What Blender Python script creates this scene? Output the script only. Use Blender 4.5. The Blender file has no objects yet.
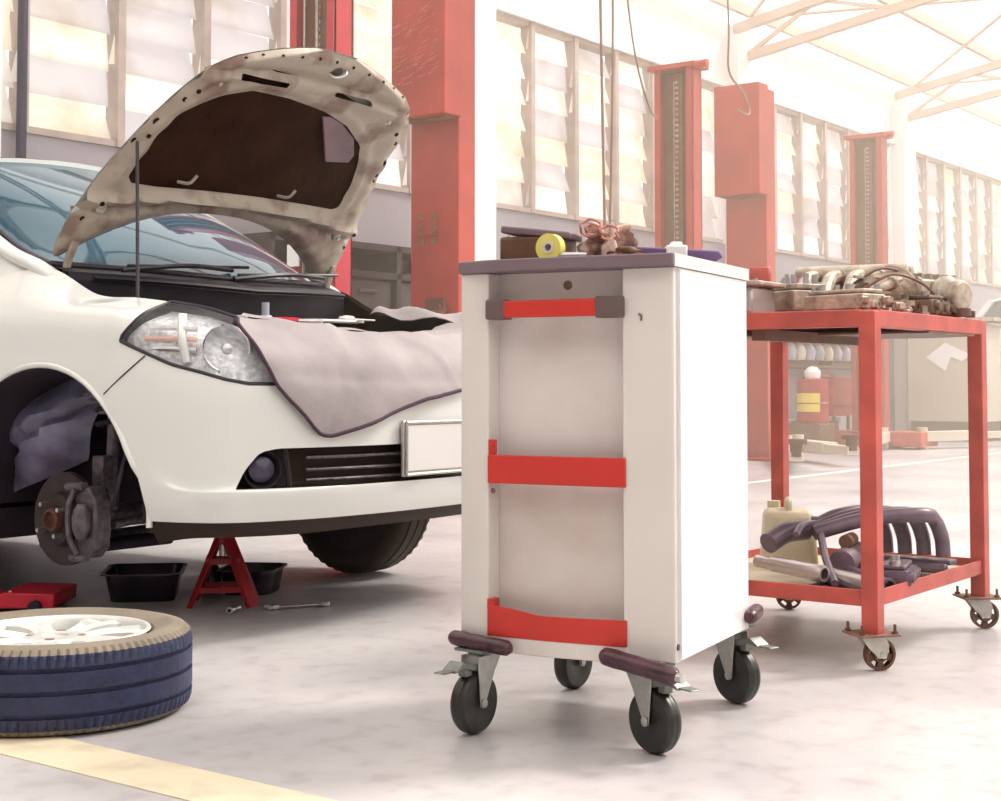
import bpy, bmesh, math, random
from mathutils import Vector, Matrix
random.seed(7)
SC = bpy.context.scene
COL = SC.collection
# ---------------------------------------------------------------- camera
TH = math.radians(36.5); PITCH = math.radians(2.5); FPX = 1474.0; CAM_H = 0.74
FWD = Vector((math.cos(TH), math.sin(TH), 0)); RGT = Vector((math.sin(TH), -math.cos(TH), 0))
cam_d = bpy.data.cameras.new('camera'); cam = bpy.data.objects.new('camera', cam_d); COL.objects.link(cam)
cam_d.sensor_width = 36.0; cam_d.lens = FPX * 36.0 / 1001.0
cam_d.shift_y = -(400.5 - (382.0 - FPX * math.tan(PITCH))) / 1001.0
cam.location = (0, 0, CAM_H)
cam.rotation_euler = (math.pi / 2 + PITCH, 0, TH - math.pi / 2)
cam_d.clip_end = 200
SC.camera = cam
# ---------------------------------------------------------------- world, sun, exposure
W = bpy.data.worlds.new('world'); SC.world = W; W.use_nodes = True
bg = W.node_tree.nodes['Background']; bg.inputs[0].default_value = (1.0, .965, .925, 1); bg.inputs[1].default_value = 1.75
sd = bpy.data.lights.new('sun', 'SUN'); sd.energy = 5.5; sd.angle = math.radians(14); sd.color = (1, .93, .84)
so = bpy.data.objects.new('sun', sd); COL.objects.link(so)
so.rotation_euler = Vector((.62, -.36, .74)).to_track_quat('Z', 'Y').to_euler()
SC.view_settings.view_transform = 'Standard'; SC.view_settings.look = 'None'
SC.view_settings.exposure = 0.07; SC.view_settings.gamma = 1.0; SC.view_settings.use_curve_mapping = False
SC.cycles.use_denoising = True
SC.cycles.max_bounces = 7; SC.cycles.diffuse_bounces = 3; SC.cycles.volume_bounces = 1
SC.cycles.caustics_reflective = False; SC.cycles.caustics_refractive = False
SC.cycles.sample_clamp_indirect = 6
# ---------------------------------------------------------------- materials
MATS = {}
def mat(name, col, rough=.5, metal=0.0, spec=.5, var=0.0, scale=8.0, col2=None, bump=0.0, bscale=40.0, coat=0.0,
        trans=0.0, emit=0.0, alpha=1.0, vfac=None, detail=5.0):
    m = bpy.data.materials.new(name); m.use_nodes = True; nt = m.node_tree; b = nt.nodes['Principled BSDF']
    b.inputs['Base Color'].default_value = (*col, 1); b.inputs['Roughness'].default_value = rough
    b.inputs['Metallic'].default_value = metal; b.inputs['Specular IOR Level'].default_value = spec
    if coat: b.inputs['Coat Weight'].default_value = coat; b.inputs['Coat Roughness'].default_value = .05
    if trans: b.inputs['Transmission Weight'].default_value = trans
    if alpha < 1: b.inputs['Alpha'].default_value = alpha
    if emit:
        b.inputs['Emission Color'].default_value = (*col, 1); b.inputs['Emission Strength'].default_value = emit
    tc = nt.nodes.new('ShaderNodeTexCoord')
    if var or col2:
        n = nt.nodes.new('ShaderNodeTexNoise'); n.inputs['Scale'].default_value = scale; n.inputs['Detail'].default_value = detail
        nt.links.new(tc.outputs['Object'], n.inputs['Vector'])
        r = nt.nodes.new('ShaderNodeValToRGB'); nt.links.new(n.outputs['Fac'], r.inputs['Fac'])
        c2 = col2 if col2 else tuple(max(0, c * (1 - var)) for c in col)
        lo, hi = vfac or (.35, .65)
        r.color_ramp.elements[0].position = lo; r.color_ramp.elements[1].position = hi
        r.color_ramp.elements[0].color = (*c2, 1); r.color_ramp.elements[1].color = (*col, 1)
        nt.links.new(r.outputs['Color'], b.inputs['Base Color'])
    if bump:
        n2 = nt.nodes.new('ShaderNodeTexNoise'); n2.inputs['Scale'].default_value = bscale; n2.inputs['Detail'].default_value = 4
        nt.links.new(tc.outputs['Object'], n2.inputs['Vector'])
        bp = nt.nodes.new('ShaderNodeBump'); bp.inputs['Strength'].default_value = bump; bp.inputs['Distance'].default_value = .01
        nt.links.new(n2.outputs['Fac'], bp.inputs['Height']); nt.links.new(bp.outputs['Normal'], b.inputs['Normal'])
    MATS[name] = m
    return m
M = MATS
mat('car_paint', (.78, .79, .76), .22, coat=.6)
mat('hood_primer', (.43, .37, .30), .45, col2=(.24, .16, .125), scale=6, vfac=(.38, .50), bump=.25, bscale=25)
mat('insulation', (.045, .020, .010), .95, spec=.1, bump=.6, bscale=30, col2=(.03, .013, .008))
mat('bay_dark', (.030, .014, .008), .8, spec=.2, var=.5, scale=12)
mat('black_plastic', (.020, .016, .022), .5, spec=.3, var=.3)
mat('grille_brown', (.028, .014, .009), .6, spec=.25)
mat('dark_trim', (.025, .018, .03), .4)
mat('liner', (.26, .25, .38), .45, var=.6, scale=9, bump=.3, bscale=18)
mat('well_dark', (.03, .018, .03), .9, var=.4)
mat('rusty_disc', (.045, .025, .024), .5, .3, var=.5, scale=20)
mat('rust_bright', (.13, .05, .03), .7, var=.5, scale=60)
mat('caliper', (.17, .14, .16), .5, .4, var=.5, scale=40, bump=.4, bscale=80)
mat('steel', (.62, .60, .60), .3, .9, var=.25, scale=30)
mat('zinc', (.50, .50, .47), .38, .6, var=.2, scale=60)
mat('zinc_dark', (.22, .23, .21), .45, .5, var=.2, scale=60)
mat('wheel_rubber', (.022, .021, .018), .38)
mat('tyre', (.022, .028, .085), .55, var=.35, scale=18, bump=.3, bscale=90)
mat('tyre_side', (.24, .20, .155), .8, var=.22, scale=8, bump=.2, bscale=60)
mat('alloy', (.80, .80, .77), .3, .25, var=.12, scale=10)
mat('lens_glass', (.9, .92, .95), .04, alpha=.08, coat=1)
mat('lamp_silver', (.92, .93, .97), .3, .15, var=.45, scale=60, bump=1.0, bscale=28)
mat('chrome', (.85, .85, .87), .12, 1.0)
mat('lamp_amber', (.75, .45, .38), .2)
mat('windshield', (.015, .07, .11), .02, coat=.15, spec=.5)
mat('cloth_grey', (.38, .335, .345), .75, var=.18, scale=5, bump=.15, bscale=30)
mat('cloth_hem', (.06, .025, .05), .8)
mat('plate_white', (.72, .70, .68), .4)
mat('plate_frame', (.52, .47, .46), .25, .6)
mat('red', (.42, .010, .018), .4, var=.35, scale=6, bump=.05)
mat('red_bright', (.55, .012, .035), .4)
mat('post_red', (.47, .045, .028), .42, var=.25, scale=3, col2=(.36, .03, .022))
mat('post_crimson', (.55, .02, .045), .35, var=.25, scale=3)
mat('post_inner', (.24, .10, .045), .6, var=.3, scale=8)
mat('table_red', (.55, .085, .065), .45, var=.3, scale=10, bump=.1)  # red paled by the haze wash, put into the paint colour
mat('strap_red', (.60, .032, .022), .4, var=.12, scale=10)
mat('cab_white', (.74, .69, .66), .42, var=.10, scale=2.5, vfac=(.3, .7))
mat('cab_panel', (.72, .66, .64), .5, col2=(.58, .50, .46), scale=3.0, vfac=(.30, .52))
mat('cab_side', (.86, .86, .87), .16, .15)
mat('cab_top', (.20, .14, .165), .55, var=.15)
mat('bracket', (.13, .085, .08), .5)
mat('bumper_rubber', (.085, .030, .045), .28, var=.5, scale=25, bump=.3, bscale=60)
mat('rag', (.70, .50, .43), .9, col2=(.30, .17, .13), scale=24, vfac=(.40, .52), bump=1.0, bscale=45)
mat('fog_glass', (.06, .05, .09), .15)
mat('tape', (.80, .72, .18), .5)
mat('purple', (.17, .10, .24), .5, var=.2)
mat('case_brown', (.16, .07, .035), .5, var=.3, scale=15)
mat('case_mauve', (.22, .14, .17), .5, var=.3)
mat('alu', (.56, .46, .37), .5, .25, var=.5, scale=22, bump=.5, bscale=50)
mat('alu_dark', (.25, .17, .12), .6, .3, var=.5, scale=25, bump=.5, bscale=50)
mat('manifold', (.17, .12, .16), .35, .1, var=.3, scale=20)
mat('jug', (.72, .64, .46), .5, var=.15)
mat('board', (.70, .60, .45), .7, var=.2, scale=8)
mat('fork_white', (.68, .64, .58), .5, var=.35, scale=30)
mat('caster_brown', (.16, .06, .035), .55, var=.3)
mat('rust_plate', (.30, .15, .11), .7, var=.4, scale=30)
mat('wall_lower', (.36, .335, .37), .8, var=.10, scale=.8)
mat('wall_dim', (.24, .23, .22), .8)  # grey for unseen walls, darkened to cut low fill light
mat('wall_white', (.86, .84, .82), .8, var=.03, scale=1)
mat('mullion', (.50, .42, .38), .6, var=.2, scale=6)
mat('roof_steel', (.60, .48, .40), .6)
mat('rack_dark', (.05, .035, .04), .7, var=.3)
mat('rack_panel', (.07, .055, .06), .6, var=.4, scale=6)
mat('paper', (.93, .93, .92), .7)
mat('beige', (.60, .53, .44), .6, var=.08, scale=2)
mat('pad_brown', (.10, .05, .03), .8)
mat('cable', (.22, .13, .10), .6)
mat('dark_pipe', (.03, .025, .06), .5)
mat('rag_edge', (.62, .30, .26), .8)
mat('scuff', (.62, .20, .17), .6)
mat('yellow', (.80, .65, .10), .5)
mat('bottle_blue', (.45, .45, .55), .5, var=.3, scale=9)
mat('stripe_yellow', (.78, .68, .50), .5, var=.22, scale=9, vfac=(.3, .5))
mat('line_white', (.85, .80, .74), .5)
mat('tray_metal', (.07, .055, .07), .25, .8, var=.4)

def floor_mat():
    m = bpy.data.materials.new('floor'); m.use_nodes = True; nt = m.node_tree; b = nt.nodes['Principled BSDF']
    tc = nt.nodes.new('ShaderNodeTexCoord')
    def noise(s, d=6):
        n = nt.nodes.new('ShaderNodeTexNoise'); n.inputs['Scale'].default_value = s; n.inputs['Detail'].default_value = d
        nt.links.new(tc.outputs['Object'], n.inputs['Vector']); return n
    r1 = nt.nodes.new('ShaderNodeValToRGB'); nt.links.new(noise(1.1).outputs['Fac'], r1.inputs['Fac'])
    e = r1.color_ramp.elements; e[0].position = .3; e[0].color = (.44, .415, .43, 1); e[1].position = .62; e[1].color = (.60, .575, .575, 1)
    r2 = nt.nodes.new('ShaderNodeValToRGB'); nt.links.new(noise(14, 8).outputs['Fac'], r2.inputs['Fac'])
    e = r2.color_ramp.elements; e[0].position = .30; e[0].color = (.72, .66, .68, 1); e[1].position = .5; e[1].color = (1, 1, 1, 1)
    mx = nt.nodes.new('ShaderNodeMixRGB'); mx.blend_type = 'MULTIPLY'; mx.inputs[0].default_value = .55
    nt.links.new(r1.outputs[0], mx.inputs[1]); nt.links.new(r2.outputs[0], mx.inputs[2]); nt.links.new(mx.outputs[0], b.inputs['Base Color'])
    r3 = nt.nodes.new('ShaderNodeMapRange'); nt.links.new(noise(3).outputs['Fac'], r3.inputs['Value'])
    r3.inputs['To Min'].default_value = .22; r3.inputs['To Max'].default_value = .45
    nt.links.new(r3.outputs[0], b.inputs['Roughness']); b.inputs['Specular IOR Level'].default_value = .36
    bp = nt.nodes.new('ShaderNodeBump'); bp.inputs['Strength'].default_value = .06; nt.links.new(noise(6).outputs['Fac'], bp.inputs['Height'])
    nt.links.new(bp.outputs['Normal'], b.inputs['Normal'])
    M['floor'] = m
floor_mat()

def louvre_mat():          # frosted louvre slats: daylight behind plus an added glow, a tint per slat
    m = bpy.data.materials.new('louvre'); m.use_nodes = True; nt = m.node_tree; nt.nodes.clear()
    out = nt.nodes.new('ShaderNodeOutputMaterial'); geo = nt.nodes.new('ShaderNodeNewGeometry'); tc = nt.nodes.new('ShaderNodeTexCoord')
    r = nt.nodes.new('ShaderNodeValToRGB'); nt.links.new(geo.outputs['Random Per Island'], r.inputs['Fac'])
    e = r.color_ramp.elements; e[0].position = 0; e[0].color = (.60, .57, .58, 1); e[1].position = 1; e[1].color = (.72, .63, .48, 1)
    for p, c in ((.25, (.55, .52, .54, 1)), (.42, (.86, .83, .76, 1)), (.62, (.82, .75, .62, 1)), (.82, (.92, .91, .87, 1))):
        k = e.new(p); k.color = c
    n = nt.nodes.new('ShaderNodeTexNoise'); n.inputs['Scale'].default_value = 2.2; n.inputs['Detail'].default_value = 5
    nt.links.new(tc.outputs['Object'], n.inputs['Vector'])
    r2 = nt.nodes.new('ShaderNodeValToRGB'); nt.links.new(n.outputs['Fac'], r2.inputs['Fac'])
    r2.color_ramp.elements[0].position = .3; r2.color_ramp.elements[0].color = (.80, .74, .64, 1); r2.color_ramp.elements[1].position = .55; r2.color_ramp.elements[1].color = (1, 1, 1, 1)
    mx = nt.nodes.new('ShaderNodeMixRGB'); mx.blend_type = 'MULTIPLY'; mx.inputs[0].default_value = 1
    nt.links.new(r.outputs[0], mx.inputs[1]); nt.links.new(r2.outputs[0], mx.inputs[2])
    tr = nt.nodes.new('ShaderNodeBsdfTranslucent'); nt.links.new(mx.outputs[0], tr.inputs[0])
    df = nt.nodes.new('ShaderNodeBsdfDiffuse'); nt.links.new(mx.outputs[0], df.inputs[0])
    em = nt.nodes.new('ShaderNodeEmission'); nt.links.new(mx.outputs[0], em.inputs[0]); em.inputs[1].default_value = .20
    a = nt.nodes.new('ShaderNodeMixShader'); a.inputs[0].default_value = .4; nt.links.new(tr.outputs[0], a.inputs[1]); nt.links.new(df.outputs[0], a.inputs[2])
    b = nt.nodes.new('ShaderNodeAddShader'); nt.links.new(a.outputs[0], b.inputs[0]); nt.links.new(em.outputs[0], b.inputs[1])
    nt.links.new(b.outputs[0], out.inputs[0]); M['louvre'] = m
louvre_mat()
def roof_mat():            # translucent roof sheeting
    m = bpy.data.materials.new('roof_sheet'); m.use_nodes = True; nt = m.node_tree; nt.nodes.clear()
    out = nt.nodes.new('ShaderNodeOutputMaterial')
    tr = nt.nodes.new('ShaderNodeBsdfTranslucent'); tr.inputs[0].default_value = (.95, .93, .90, 1)
    df = nt.nodes.new('ShaderNodeBsdfDiffuse'); df.inputs[0].default_value = (.9, .88, .85, 1)
    a = nt.nodes.new('ShaderNodeMixShader'); a.inputs[0].default_value = .25; nt.links.new(tr.outputs[0], a.inputs[1]); nt.links.new(df.outputs[0], a.inputs[2])
    tp = nt.nodes.new('ShaderNodeBsdfTransparent'); b = nt.nodes.new('ShaderNodeMixShader'); b.inputs[0].default_value = .6
    nt.links.new(a.outputs[0], b.inputs[1]); nt.links.new(tp.outputs[0], b.inputs[2]); nt.links.new(b.outputs[0], out.inputs[0]); M['roof_sheet'] = m
roof_mat()

# ---------------------------------------------------------------- mesh helpers
def BM(): return bmesh.new()
def fr(o=(0, 0, 0), x=(1, 0, 0), z=(0, 0, 1)):      # frame matrix from origin, x axis and z axis
    x = Vector(x).normalized(); z = Vector(z); z = (z - x * z.dot(x)).normalized(); y = z.cross(x)
    m = Matrix((x, y, z)).transposed().to_4x4(); m.translation = Vector(o); return m
def rz(a, o=(0, 0, 0)): return Matrix.Translation(Vector(o)) @ Matrix.Rotation(a, 4, 'Z')
def box(bm, c, s, m=None, taper=1.0):
    vs = []
    for dz in (-.5, .5):
        k = taper if dz > 0 else 1
        for dx, dy in ((-.5, -.5), (.5, -.5), (.5, .5), (-.5, .5)):
            v = Vector((c[0] + dx * s[0] * k, c[1] + dy * s[1] * k, c[2] + dz * s[2]))
            vs.append(bm.verts.new(m @ v if m else v))
    for f in ((3, 2, 1, 0), (4, 5, 6, 7), (0, 1, 5, 4), (1, 2, 6, 5), (2, 3, 7, 6), (3, 0, 4, 7)): bm.faces.new([vs[i] for i in f])
    return vs
def loft(bm, rings, closed=True, caps=True):
    R = [[bm.verts.new(Vector(p)) for p in r] for r in rings]; n = len(R[0])
    for a, b in zip(R, R[1:]):
        for i in range(n if closed else n - 1):
            j = (i + 1) % n
            try: bm.faces.new((a[i], a[j], b[j], b[i]))
            except ValueError: pass
    if caps and closed:
        bm.faces.new(R[0][::-1]); bm.faces.new(R[-1])
    return R
def ring(c, ax, r, seg=16, r2=None, ref=None, ph=0):
    ax = Vector(ax).normalized(); ref = Vector(ref) if ref else (Vector((0, 0, 1)) if abs(ax.z) < .9 else Vector((1, 0, 0)))
    u = ax.cross(ref).normalized(); v = ax.cross(u); r2 = r2 or r
    return [Vector(c) + u * math.cos(ph + 2 * math.pi * i / seg) * r + v * math.sin(ph + 2 * math.pi * i / seg) * r2 for i in range(seg)]
def cyl(bm, p0, p1, r0, r1=None, seg=16, caps=True):
    p0, p1 = Vector(p0), Vector(p1); ax = p1 - p0
    loft(bm, [ring(p0, ax, r0, seg), ring(p1, ax, r1 if r1 is not None else r0, seg)], True, caps)
def catmull(p, n=6):
    p = [Vector(q) for q in p]; q = [p[0] * 2 - p[1]] + p + [p[-1] * 2 - p[-2]]; o = []
    for i in range(1, len(q) - 2):
        a, b, c, d = q[i - 1:i + 3]
        for k in range(n):
            t = k / n; o.append(.5 * (2 * b + (c - a) * t + (2 * a - 5 * b + 4 * c - d) * t * t + (3 * b - 3 * c + d - a) * t ** 3))
    return o + [p[-1]]
def tube(bm, pts, r, seg=8, n=5, smooth=True, r_end=None, flat=1.0):
    P = catmull(pts, n) if smooth and len(pts) > 2 else [Vector(p) for p in pts]
    ref = None; rings = []
    for i, p in enumerate(P):
        t = (P[min(i + 1, len(P) - 1)] - P[max(i - 1, 0)]).normalized()
        if ref is None: ref = Vector((0, 0, 1)) if abs(t.z) < .9 else Vector((1, 0, 0))
        u = t.cross(ref).normalized(); v = t.cross(u).normalized(); ref = -v if False else ref
        ref = (u.cross(t)).normalized()
        k = i / max(1, len(P) - 1); rr = r + ((r_end - r) * k if r_end is not None else 0)
        rings.append([p + u * math.cos(2 * math.pi * j / seg) * rr + v * math.sin(2 * math.pi * j / seg) * rr * flat for j in range(seg)])
    loft(bm, rings)
def lathe(bm, prof, o=(0, 0, 0), ax=(0, 0, 1), seg=32, closed=False):     # prof: (radius, height)
    ax = Vector(ax).normalized(); o = Vector(o)
    rings = [ring(o + ax * h, ax, max(r, 1e-5), seg) for r, h in prof]
    if closed: rings.append(rings[0])
    loft(bm, rings, True, False)
def prism(bm, poly, h0, h1, m=None):        # polygon in the local xy plane, extruded along local z
    m = m or Matrix.Identity(4)
    loft(bm, [[m @ Vector((x, y, h0)) for x, y in poly], [m @ Vector((x, y, h1)) for x, y in poly]])
def ball(bm, c, r, s=(1, 1, 1), seg=14, m=None):
    c = Vector(c); R = []
    for i in range(1, seg // 2):
        a = math.pi * i / (seg // 2); R.append([c + Vector((math.sin(a) * math.cos(2 * math.pi * j / seg) * r * s[0], math.sin(a) * math.sin(2 * math.pi * j / seg) * r * s[1], math.cos(a) * r * s[2])) for j in range(seg)])
    if m: R = [[m @ p for p in q] for q in R]
    loft(bm, R)
def poly_surf(bm, verts, faces):
    V = [bm.verts.new(v) for v in verts]
    for f in faces:
        try: bm.faces.new([V[i] for i in f])
        except ValueError: pass
def obj(name, bm, m, parent=None, smooth=35, bevel=0.0, solid=0.0, weld=False):
    if weld: bmesh.ops.remove_doubles(bm, verts=bm.verts, dist=1e-5)
    bmesh.ops.recalc_face_normals(bm, faces=bm.faces)
    if smooth:
        lim = math.radians(smooth)
        for f in bm.faces: f.smooth = True
        for e in bm.edges:
            if len(e.link_faces) != 2 or e.calc_face_angle(0) > lim: e.smooth = False
    me = bpy.data.meshes.new(name); bm.to_mesh(me); bm.free()
    for k in (m if isinstance(m, (list, tuple)) else [m]): me.materials.append(MATS[k])
    o = bpy.data.objects.new(name, me); COL.objects.link(o)
    if parent is not None: o.parent = parent
    if solid:
        s = o.modifiers.new('solid', 'SOLIDIFY'); s.thickness = solid; s.offset = -1
    if bevel:
        b = o.modifiers.new('bevel', 'BEVEL'); b.width = bevel; b.segments = 2; b.limit_method = 'ANGLE'; b.angle_limit = math.radians(40)
    return o
def tag(o, label, cat, group=None):
    o['label'] = label; o['category'] = cat
    if group: o['group'] = group
    return o
def thing(name, label, cat, loc=(0, 0, 0), rot=0, group=None):
    o = bpy.data.objects.new(name, None); COL.objects.link(o); o.empty_display_size = .1
    o.location = loc; o.rotation_euler = (0, 0, rot); return tag(o, label, cat, group)
def struct(o): o['kind'] = 'structure'; return o
def dup(root, loc=None, rot=None, label=None, group=None):
    def cp(o, par):
        c = o.copy(); COL.objects.link(c); c.parent = par
        for ch in list(o.children): cp(ch, c)
        return c
    r = cp(root, None)
    if loc is not None: r.location = loc
    if rot is not None: r.rotation_euler = (0, 0, rot)
    if label: r['label'] = label
    if group: r['group'] = group
    return r
def camw(X, Y, z): v = FWD * Y + RGT * X; return Vector((v.x, v.y, z))     # metres right and ahead of the viewpoint
# ================================================================ THE HALL
WY = 7.35; EAVE = 4.43; SILL = 2.2; HEAD = 3.87; XEND = 34.0
bm = BM(); box(bm, (15, 1.5, -.05), (46, 28, .1)); struct(obj('floor', bm, 'floor', smooth=0))
bm = BM(); box(bm, (1.87, 1.45, .0012), (.155, 3.6, .0024)); o = struct(obj('trim_1', bm, 'stripe_yellow', smooth=0))
bm = BM(); box(bm, (18, 5.0, .001), (22, .07, .002)); o = struct(obj('trim_2', bm, 'line_white', smooth=0))
SECT = [(-1.2, 4.62, 5.22 - .705 * 9), (4.9, 9.22, 5.22), (9.66, 13.86, 9.69), (14.42, 18.52, 14.42), (19.12, 23.2, 19.13), (23.8, 27.9, 23.8), (28.5, 32.4, 28.5)]
bm = BM()
box(bm, ((XEND - 4) / 2, WY + .1, SILL / 2), (XEND + 4, .2, SILL)); struct(obj('wall_back', bm, 'wall_lower', smooth=0))
bm = BM()
box(bm, ((XEND - 4) / 2, WY + .1, (HEAD + EAVE + .15) / 2), (XEND + 4, .2, EAVE + .15 - HEAD))
box(bm, ((XEND - 2) / 2, WY - .02, HEAD + .03), (XEND + 2, .06, .06))
e = -4.0
for a, b, _ in SECT:
    if a > e: box(bm, ((e + a) / 2, WY + .1, (SILL + HEAD) / 2), (a - e, .2, HEAD - SILL))
    e = b
box(bm, ((e + XEND) / 2, WY + .1, (SILL + HEAD) / 2), (XEND - e, .2, HEAD - SILL))
struct(obj('wall_upper', bm, 'wall_white', smooth=0))
for i, x in enumerate((4.76, 9.44, 14.14, 18.82, 23.5, 28.2)):
    bm = BM(); box(bm, (x, WY - .08, EAVE / 2), (.42, .18, EAVE)); o = struct(obj('pilaster', bm, 'wall_white', smooth=0, bevel=.01))
bm = BM(); box(bm, (XEND + .1, -.3, 3.2), (.2, 15.6, 6.4)); struct(obj('wall_right', bm, 'wall_white', smooth=0))
bm = BM(); box(bm, (-4.1, -.3, 3.2), (.2, 15.6, 6.4)); struct(obj('wall_left', bm, 'wall_dim', smooth=0))  # this and the next wall are unseen, added to block low light
bm = BM(); box(bm, (15, -8.1, 1.6), (38.4, .2, 3.2)); struct(obj('wall_front', bm, 'wall_dim', smooth=0))
rng = random.Random(3)
for wi, (a, b, m0) in enumerate(SECT):
    pitch = .705 if wi < 2 else .684
    fr_bm = BM(); pane = BM()
    box(fr_bm, ((a + b) / 2, WY + .05, SILL + .02), (b - a, .14, .04)); box(fr_bm, ((a + b) / 2, WY + .05, HEAD - .02), (b - a, .12, .04))
    xs = []; x = m0
    while x < b - .15:
        if x > a - .05: xs.append(x)
        x += pitch
    for x in xs: box(fr_bm, (x, WY + .03, (SILL + HEAD) / 2), (.058, .12, HEAD - SILL))
    xs2 = ([a] if xs[0] - a > .2 else []) + xs + [b]
    rows = 7; hgt = (HEAD - SILL - .08) / rows
    for x0, x1 in zip(xs2, xs2[1:]):
        for k in range(rows):
            z = SILL + .04 + hgt * k
            tl = rng.uniform(.02, .10); sk = rng.uniform(-.03, .03)
            p = [(x0 + .035, WY + .07 - tl / 2, z - .012), (x1 - .035, WY + .07 - tl / 2, z - .012 + sk * .3), (x1 - .035, WY + .07 + tl / 2, z + hgt + .01 + sk * .3), (x0 + .035, WY + .07 + tl / 2, z + hgt + .01)]
            vs = [pane.verts.new(q) for q in p]; pane.faces.new(vs)
            if rng.random() < .6:      # open end of the slat: small triangular gusset
                s = rng.uniform(.02, .055); q = [(x1 - .04, WY - .005, z + hgt * .1), (x1 - .04 - s, WY + .005, z + .02), (x1 - .04, WY - .005, z + hgt * .95)]
                pane.faces.new([pane.verts.new(v) for v in q])
    w = bpy.data.objects.new('window_%d' % (wi + 1), None); COL.objects.link(w); struct(w)
    obj('window_frame', fr_bm, 'mullion', w, smooth=0); obj('louvre_panes', pane, 'louvre', w, smooth=0)
# roof: trusses square to the wall, purlins along it, translucent sheet on top
SL = .18
def roof_z(y): return EAVE + .12 + (WY - y) * SL
bm = BM(); y0 = -8.0
for a, b in ((-5, XEND),):
    vs = [bm.verts.new(p) for p in ((a, WY + .3, roof_z(WY + .3) + .28), (b, WY + .3, roof_z(WY + .3) + .28), (b, y0, roof_z(y0) + .28), (a, y0, roof_z(y0) + .28))]; bm.faces.new(vs)
struct(obj('ceiling', bm, 'roof_sheet', smooth=0))
for i, x in enumerate((-.1, 4.76, 9.44, 14.2, 18.8, 23.4, 28.0)):
    bm = BM()
    def bar(p, q, w=.06, h=.06):
        p, q = Vector(p), Vector(q); m = fr(p, q - p, (0, 0, 1)); L_ = (q - p).length; box(bm, (L_ / 2, 0, 0), (L_, w, h), m)
    bar((x, WY, roof_z(WY)), (x, y0, roof_z(y0)), .09, .10)
    bar((x, WY, roof_z(WY) - .34), (x, y0, roof_z(y0) - .62), .08, .09)
    n = 9; yy = [WY - .1 - k * (WY - y0) / n for k in range(n + 1)]
    for k in range(n):
        lo = lambda y: roof_z(y) - .34 - .28 * (WY - y) / (WY - y0)
        bar((x, yy[k], lo(yy[k])), (x, (yy[k] + yy[k + 1]) / 2, roof_z((yy[k] + yy[k + 1]) / 2)), .04, .04)
        bar((x, (yy[k] + yy[k + 1]) / 2, roof_z((yy[k] + yy[k + 1]) / 2)), (x, yy[k + 1], lo(yy[k + 1])), .04, .04)
    struct(obj('roof_beam', bm, 'roof_steel', smooth=0))
for k, y in enumerate((7.2, 6.1, 5.0, 3.9, 2.8, 1.7, .6, -.5)):
    bm = BM(); box(bm, (14.5, y, roof_z(y) + .15), (39, .06, .12)); struct(obj('roof_purlin_beam', bm, 'roof_steel', smooth=0))
for k, (x, y) in enumerate(((11.8, 7.2), (16.5, 7.2), (21.1, 7.2))):     # diagonal bracing under the sheet
    bm = BM()
    for sgn in (1, -1):
        p = Vector((x - 2.3 * sgn, 7.1, roof_z(7.1) + .05)); q = Vector((x + 2.3 * sgn, 2.8, roof_z(2.8) + .05)); cyl(bm, p, q, .022, seg=6)
    struct(obj('roof_brace_beam', bm, 'roof_steel', smooth=0))
# haze hanging in the deep part of the hall
hz = BM(); box(hz, (21.2, 1.0, 2.25), (25.0, 12.5, 4.3)); hn = BM(); box(hn, (5.95, 1.9, 2.0), (5.3, 10.7, 3.9))
m = bpy.data.materials.new('haze'); m.use_nodes = True; nt = m.node_tree; nt.nodes.clear()
out = nt.nodes.new('ShaderNodeOutputMaterial'); vs_ = nt.nodes.new('ShaderNodeVolumeScatter')
vs_.inputs['Color'].default_value = (1, .89, .74, 1); vs_.inputs['Density'].default_value = .030; vs_.inputs['Anisotropy'].default_value = .3
nt.links.new(vs_.outputs[0], out.inputs['Volume']); MATS['haze'] = m
m2 = m.copy(); m2.name = 'haze_thin'; MATS['haze_thin'] = m2
for n_ in m2.node_tree.nodes:
    if n_.bl_idname == 'ShaderNodeVolumeScatter': n_.inputs['Density'].default_value = .018
HAZE = True
if HAZE:
    o = obj('haze', hz, 'haze', smooth=0); tag(o, 'bright warm haze filling the far end of the hall', 'haze'); o['kind'] = 'stuff'
    o = obj('haze', hn, 'haze_thin', smooth=0); tag(o, 'thin warm haze over the parts table and the red columns', 'haze'); o['kind'] = 'stuff'

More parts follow.
